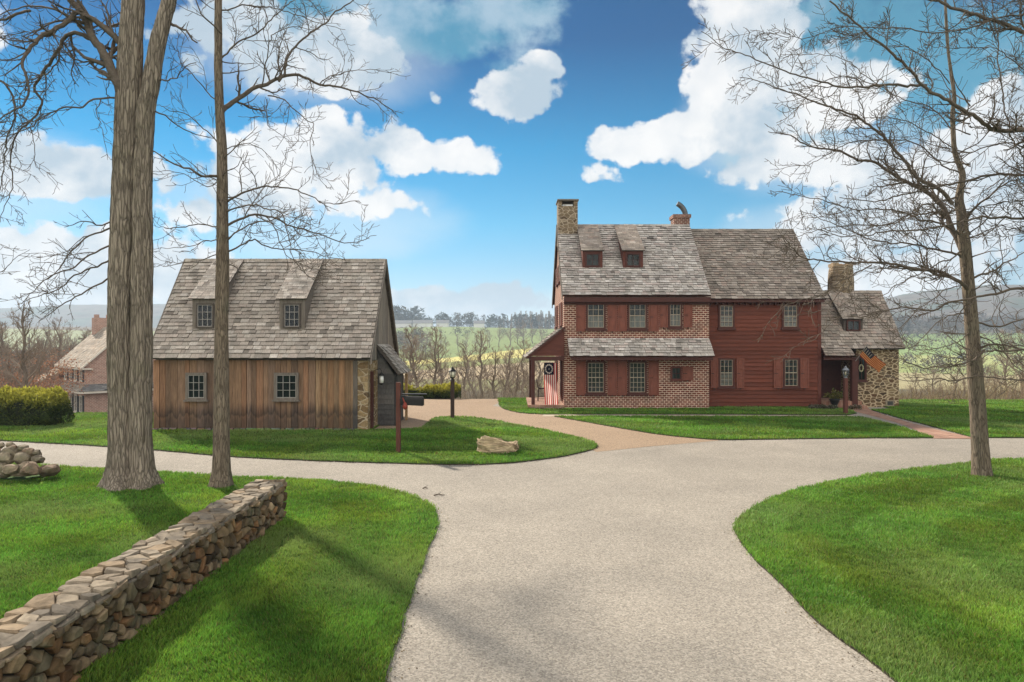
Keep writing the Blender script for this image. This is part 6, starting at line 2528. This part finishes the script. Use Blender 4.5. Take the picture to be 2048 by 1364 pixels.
lamp_post(gp(905, 839), 'dark brown lamp post with glass lantern at the edge of the gravel yard', M_POST_DARK, M_IRON, 2.16, 1.0, mk('cream_glass', (0.66, 0.62, 0.50), 0.2, (1, 1, 1), 3, 0.08))
lamp_post(gp(1691, 829), 'red-brown lamp post with grey lantern beside the brick path', M_POST, M_PEWTER, 2.12, .95)


def mailbox():
    o = gp(797, 908)
    x, y = o.x, o.y
    t = thing('mailbox', 'black mailbox with red flag on a tall red-brown post by the drive', 'mailbox', o)
    MB().box(x - .06, x + .06, y - .06, y + .06, -.1, 2.03).build('post', M_POST, t)
    MB().box(x + .062, x + .2, y - .05, y + .05, 1.60, 1.66).build('bracket', M_IRON, t)
    mb = MB()
    za, zb = 1.40, 1.66
    pr = [(-.11, 0), (.11, 0), (.11, .17), (.085, .225), (.045, .25), (-.045, .25), (-.085, .225), (-.11, .17)]
    mb.prism([(x + .065, y + a, za + b) for a, b in pr], [(x + .70, y + a, za - .03 + b * 1.02) for a, b in pr])
    box = mb.build('box', M_IRON, t)
    MB().box(x + .702, x + .715, y - .10, y + .10, za - .02, za + .20).build('door', M_IRON, box)
    MB().box(x + .06, x + .76, y + .16, y + .36, 1.66, 1.69).build('paper_tray', M_IRON, t)
    fl = MB().tube([(x + .14, y - .118, za + .21), (x + .20, y - .124, za + .04)], [.012, .028], 6)
    fl.lathe((x + .205, y - .125, za - .08), [(.02, -.05), (.06, -.01), (.075, .04), (.05, .11), (.02, .16)], 10)
    fl.build('signal_flag', mk('flag_red_paint', (0.22, 0.035, 0.02), 0.5, (3, 3, 3), 3, 0.2), t, True)


mailbox()


# ------------------------------------------------------------------ flags, porch and entry things
M_CLOTH = leaf_mat('flag_cloth', 0.45, 0.8)
NAVY, FRED, FWHITE = (0.012, 0.013, 0.028), (0.40, 0.035, 0.035), (0.72, 0.62, 0.56)


def hanging_flag():
    Y = 31.98
    x0, x1 = pts_u(1088, Y), pts_u(1113.5, Y)
    zt, zb = pz(726, Y), pz(820, Y)
    t = thing('hanging_flag', 'red and white striped flag with ring of stars hanging upright in the porch', 'flag', ((x0 + x1) / 2, Y, zt))
    mb = MB()
    nu, nv = 26, 24
    W, H = x1 - x0, zt - zb

    def P(a, b):
        return (x0 + W * a + .10 * (b ** 2) - .02 * b, Y + .035 * math.sin(a * 13 + b * 1.5) * (.4 + b), zt - H * b + .015 * math.sin(a * 9) * b)
    vs = [P(i / nu, j / nv) for j in range(nv + 1) for i in range(nu + 1)]
    for j in range(nv):
        for i in range(nu):
            canton = j < 6 and i < 20
            c = NAVY if canton else (FRED if (i // 2) % 2 == 0 else FWHITE)
            q = [j * (nu + 1) + i, j * (nu + 1) + i + 1, (j + 1) * (nu + 1) + i + 1, (j + 1) * (nu + 1) + i]
            mb.add([vs[k] for k in q], [(0, 1, 2, 3)], c)
    f = mb.build('cloth', M_CLOTH, t, recalc=False)
    st = MB()
    for k in range(14):
        a = 2 * math.pi * k / 13
        cx, cz, R_ = (.385 + .27 * math.cos(a), .125 + .088 * math.sin(a), .048) if k < 13 else (.385, .125, .03)
        ctr = Vector(P(cx, cz)) + Vector((0, -.055, 0))
        ring = []
        for m in range(10):
            rr = R_ if m % 2 == 0 else R_ * .42
            b = math.pi / 2 + m * math.pi / 5
            ring.append(ctr + Vector((rr * math.cos(b), 0, rr * math.sin(b))))
        st.prism([p for p in ring], [p + Vector((0, .008, 0)) for p in ring], FWHITE)
    st.build('stars', M_CLOTH, f)
    MB().tube([(x0 - .05, Y, zt + .01), (x1 + .05, Y, zt + .01)], .014, 6).build('rod', M_DARKRED, t)


hanging_flag()


def pole_flag():
    Y = 32.25
    p0, p1 = at(1711, 722, 32.4), at(1736, 688, 31.6)
    t = thing('pole_flag', 'striped flag drooping from a pale pole beside the entry of the stone wing', 'flag', p0)
    MB().tube([p0, p1], .016, 6).build('pole', M_GREYSASH, t)
    A, B, C_, D = at(1719, 710, 32.1), at(1733, 693, 31.7), at(1772, 730, 31.9), at(1757, 744, 32.15)
    mb = MB()
    n, m = 13, 22
    vs = []
    for j in range(m + 1):
        for i in range(n + 1):
            a, b = i / n, j / m
            q = (A * (1 - a) + B * a) * (1 - b) + (D * (1 - a) + C_ * a) * b
            q = q + Vector((0, -.05 * math.sin(b * 9 + a * 4) * b, -.05 * math.sin(b * 3.1) - .03 * math.sin(b * 7 + a * 5) * b))
            vs.append(q)
    for j in range(m):
        for i in range(n):
            canton = i >= 6 and j < 9
            c = (0.05, 0.048, 0.06) if canton else ((0.55, 0.07, 0.025) if i % 2 == 0 else (0.80, 0.42, 0.16))  # orange stripe tones paint the sun shining through the cloth
            q = [j * (n + 1) + i, j * (n + 1) + i + 1, (j + 1) * (n + 1) + i + 1, (j + 1) * (n + 1) + i]
            mb.add([vs[k] for k in q], [(0, 1, 2, 3)], c)
    cl = mb.build('cloth', M_CLOTH, t, recalc=False)
    st = MB()
    for r in range(4):
        for k in range(5):
            q = Vector(vs[(1 + r * 2) * (n + 1) + 7 + k]) + Vector((0, -.012, 0))
            st.box(q.x - .014, q.x + .014, q.y - .004, q.y, q.z - .014, q.z + .014, (.6, .55, .45))
    st.build('stars', M_CLOTH, cl)


pole_flag()


def porch_chair():
    x, y, z = pts_u(1084, 34), 34.0, .22
    t = thing('porch_chair', 'dark tall wooden chair standing on the side porch', 'chair', (x, y, z))
    MB().box(x - .20, x + .22, y - .22, y + .22, z + .60, z + .65).build('seat', M_POST_DARK, t)
    for sx in (-.17, .19):
        for sy in (-.19, .19):
            MB().tube([(x + sx * 1.2, y + sy * 1.15, z), (x + sx, y + sy, z + .60)], .022, 6).build('leg', M_POST_DARK, t)
    mb = MB()
    mb.hexa([(x - .22, y - .2, z + .651), (x - .18, y - .2, z + .651), (x - .18, y + .2, z + .651), (x - .22, y + .2, z + .651),
             (x - .30, y - .2, z + 1.12), (x - .27, y - .2, z + 1.12), (x - .27, y + .2, z + 1.12), (x - .30, y + .2, z + 1.12)])
    mb.build('backrest', M_POST_DARK, t)
    MB().box(x - .18, x + .2, y - .012, y + .012, z + .22, z + .25).build('stretcher', M_POST_DARK, t)


porch_chair()


def planter():
    x, y = pts_u(1668, 32.3), 32.25
    z = .03
    t = thing('potted_plant', 'dark urn with a bushy evergreen plant beside the entry step', 'plant', (x, y, z))
    MB().lathe((x, y, z), [(.15, 0), (.16, .03), (.10, .09), (.13, .16), (.22, .36), (.25, .42), (.22, .44)], 16).build('urn', M_IRON, t, True)
    rg = np.random.default_rng(91)
    Vs, Cs = [], []
    for k in range(46):
        a, e = rg.uniform(0, 6.28), rg.uniform(.35, 1.5)
        d = np.array([math.cos(a) * math.cos(e), math.sin(a) * math.cos(e), math.sin(e)])
        L = rg.uniform(.35, .72)
        for j in range(16):
            q = np.array([0, 0, .42]) + d * L * (j / 16) + np.array([0, 0, -.10 * (j / 16) ** 2])
            V, C = leaf_cloud(rg, 2, q, (.03, .03, .03), .045, [(0.06, 0.075, 0.02), (0.13, 0.12, 0.03), (0.09, 0.085, 0.03), (0.22, 0.17, 0.06)])
            Vs.append(V); Cs.append(C)
    V = np.concatenate(Vs)
    raw_mesh('foliage', V, np.arange(len(V)).reshape(-1, 4), M_LEAF, t, np.concatenate(Cs), False)


planter()


def reflection_ring():  # added ring modelling a light reflection in the window glass
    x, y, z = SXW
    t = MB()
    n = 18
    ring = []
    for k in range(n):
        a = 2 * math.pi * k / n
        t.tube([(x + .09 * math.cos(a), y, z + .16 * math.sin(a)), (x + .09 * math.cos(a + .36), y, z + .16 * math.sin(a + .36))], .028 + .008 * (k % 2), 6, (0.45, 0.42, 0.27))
    o = t.build('reflection_ring', M_LEAF)
    tag(o, 'pale oval ring standing in for a light reflection on the dark red window of the stone wing', 'reflection_ring')


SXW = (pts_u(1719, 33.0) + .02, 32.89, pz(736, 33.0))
reflection_ring()


def bed_plants():
    rg = np.random.default_rng(17)
    for k in range(9):
        u = 1622 + k * 7 if k < 7 else 1702 + (k - 7) * 9
        x, y = pts_u(u, 31.9) + rg.normal(0, .05), 31.85 + rg.normal(0, .12)
        if 15.7 < x < 16.75:
            y = 31.75
        t = thing('bedding_plant', 'small dry clump in the planting bed at the foot of the entry porch', 'plant', (x, y, .02), 'dry clumps in the bed before the entry porch')
        Vs, Cs = [], []
        for j in range(5):
            V, C = leaf_cloud(rg, 60, rg.normal(0, 1, 3) * np.array([.12, .08, .03]) + np.array([0, 0, .11]), (.12, .11, .10), .03, [(0.045, 0.04, 0.025), (0.10, 0.085, 0.06), (0.17, 0.15, 0.12), (0.05, 0.06, 0.02)])
            Vs.append(V); Cs.append(C)
        V = np.concatenate(Vs)
        raw_mesh('foliage', V, np.arange(len(V)).reshape(-1, 4), M_LEAF, t, np.concatenate(Cs), False)


bed_plants()


def twigs():
    rg = np.random.default_rng(5)
    for (u0, u1, v, lab) in ((868, 890, 992, 'short dark twig fallen on the pale driveway beside the near lawn corner'), (846, 856, 978, 'tiny dark stick lying on the driveway behind the fallen twig')):
        a, b = gp(u0, v), gp(u1, v - 1)
        pts = [a + Vector((0, 0, .015)), a.lerp(b, .4) + Vector((0, .03, .03)), a.lerp(b, .75) + Vector((0, -.02, .02)), b + Vector((0, 0, .014))]
        o = MB().tube(pts, [.014, .012, .01, .006], 6).tube([pts[1], pts[1] + Vector((.05, .08, .03))], [.007, .003], 5).build('twig', M_TWIG)
        tag(o, lab, 'twig')


twigs()

# farmhouses scattered under the far trees
M_FARWALL = mk('white_siding', (0.62, 0.60, 0.56), 0.8, (1, 1, 1), 1, 0.08)
M_FARROOF = mk('grey_far_roof', (0.22, 0.21, 0.21), 0.85, (1, 1, 1), 1, 0.15)
for (u, v, Y, w, lab) in ((845, 661, 770, 22, 'long pale farm building under the far tree belt, nearest the barn gable'), (885, 658, 780, 14, 'small white house below the dark far trees'),
                          (958, 657, 785, 12, 'tiny white house far across the valley above the lamp post'), (806, 668, 760, 18, 'low pale shed on the far slope just past the barn gable')):
    x = pts_u(u, Y)
    z = float(terrain_z(x, Y))
    hh = thing('farm_building', lab, 'building', (x, Y, z))
    MB().box(x - w / 2, x + w / 2, Y, Y + 9, z - 1, z + 4.5).build('wall', M_FARWALL, hh)
    MB().prism([(x - w / 2 - .5, Y - .5, z + 4.3), (x - w / 2 - .5, Y + 9.5, z + 4.3), (x - w / 2 - .5, Y + 4.5, z + 8)], [(x + w / 2 + .5, Y - .5, z + 4.3), (x + w / 2 + .5, Y + 9.5, z + 4.3), (x + w / 2 + .5, Y + 4.5, z + 8)]).build('roof', M_FARROOF, hh)

make_grit()
make_grass()

# ------------------------------------------------------------------ air
def make_haze():
    mb = MB().box(-2450, 2450, -80, 3950, -17, 124)
    m = bpy.data.materials.new('valley_haze')
    m.use_nodes = True
    N, L = m.node_tree.nodes, m.node_tree.links
    N.remove(N['Principled BSDF'])
    pv = N.new('ShaderNodeVolumePrincipled')
    pv.inputs['Color'].default_value = (0.66, 0.82, 1.0, 1)
    pv.inputs['Density'].default_value = HAZE
    pv.inputs['Anisotropy'].default_value = 0.1
    L.new(pv.outputs[0], N['Material Output'].inputs['Volume'])
    m.cycles.homogeneous_volume = True
    o = mb.build('haze', m)
    tag(o, 'pale blue air hanging over the valley', 'haze', kind='stuff')


HAZE = 0.00032
make_haze()
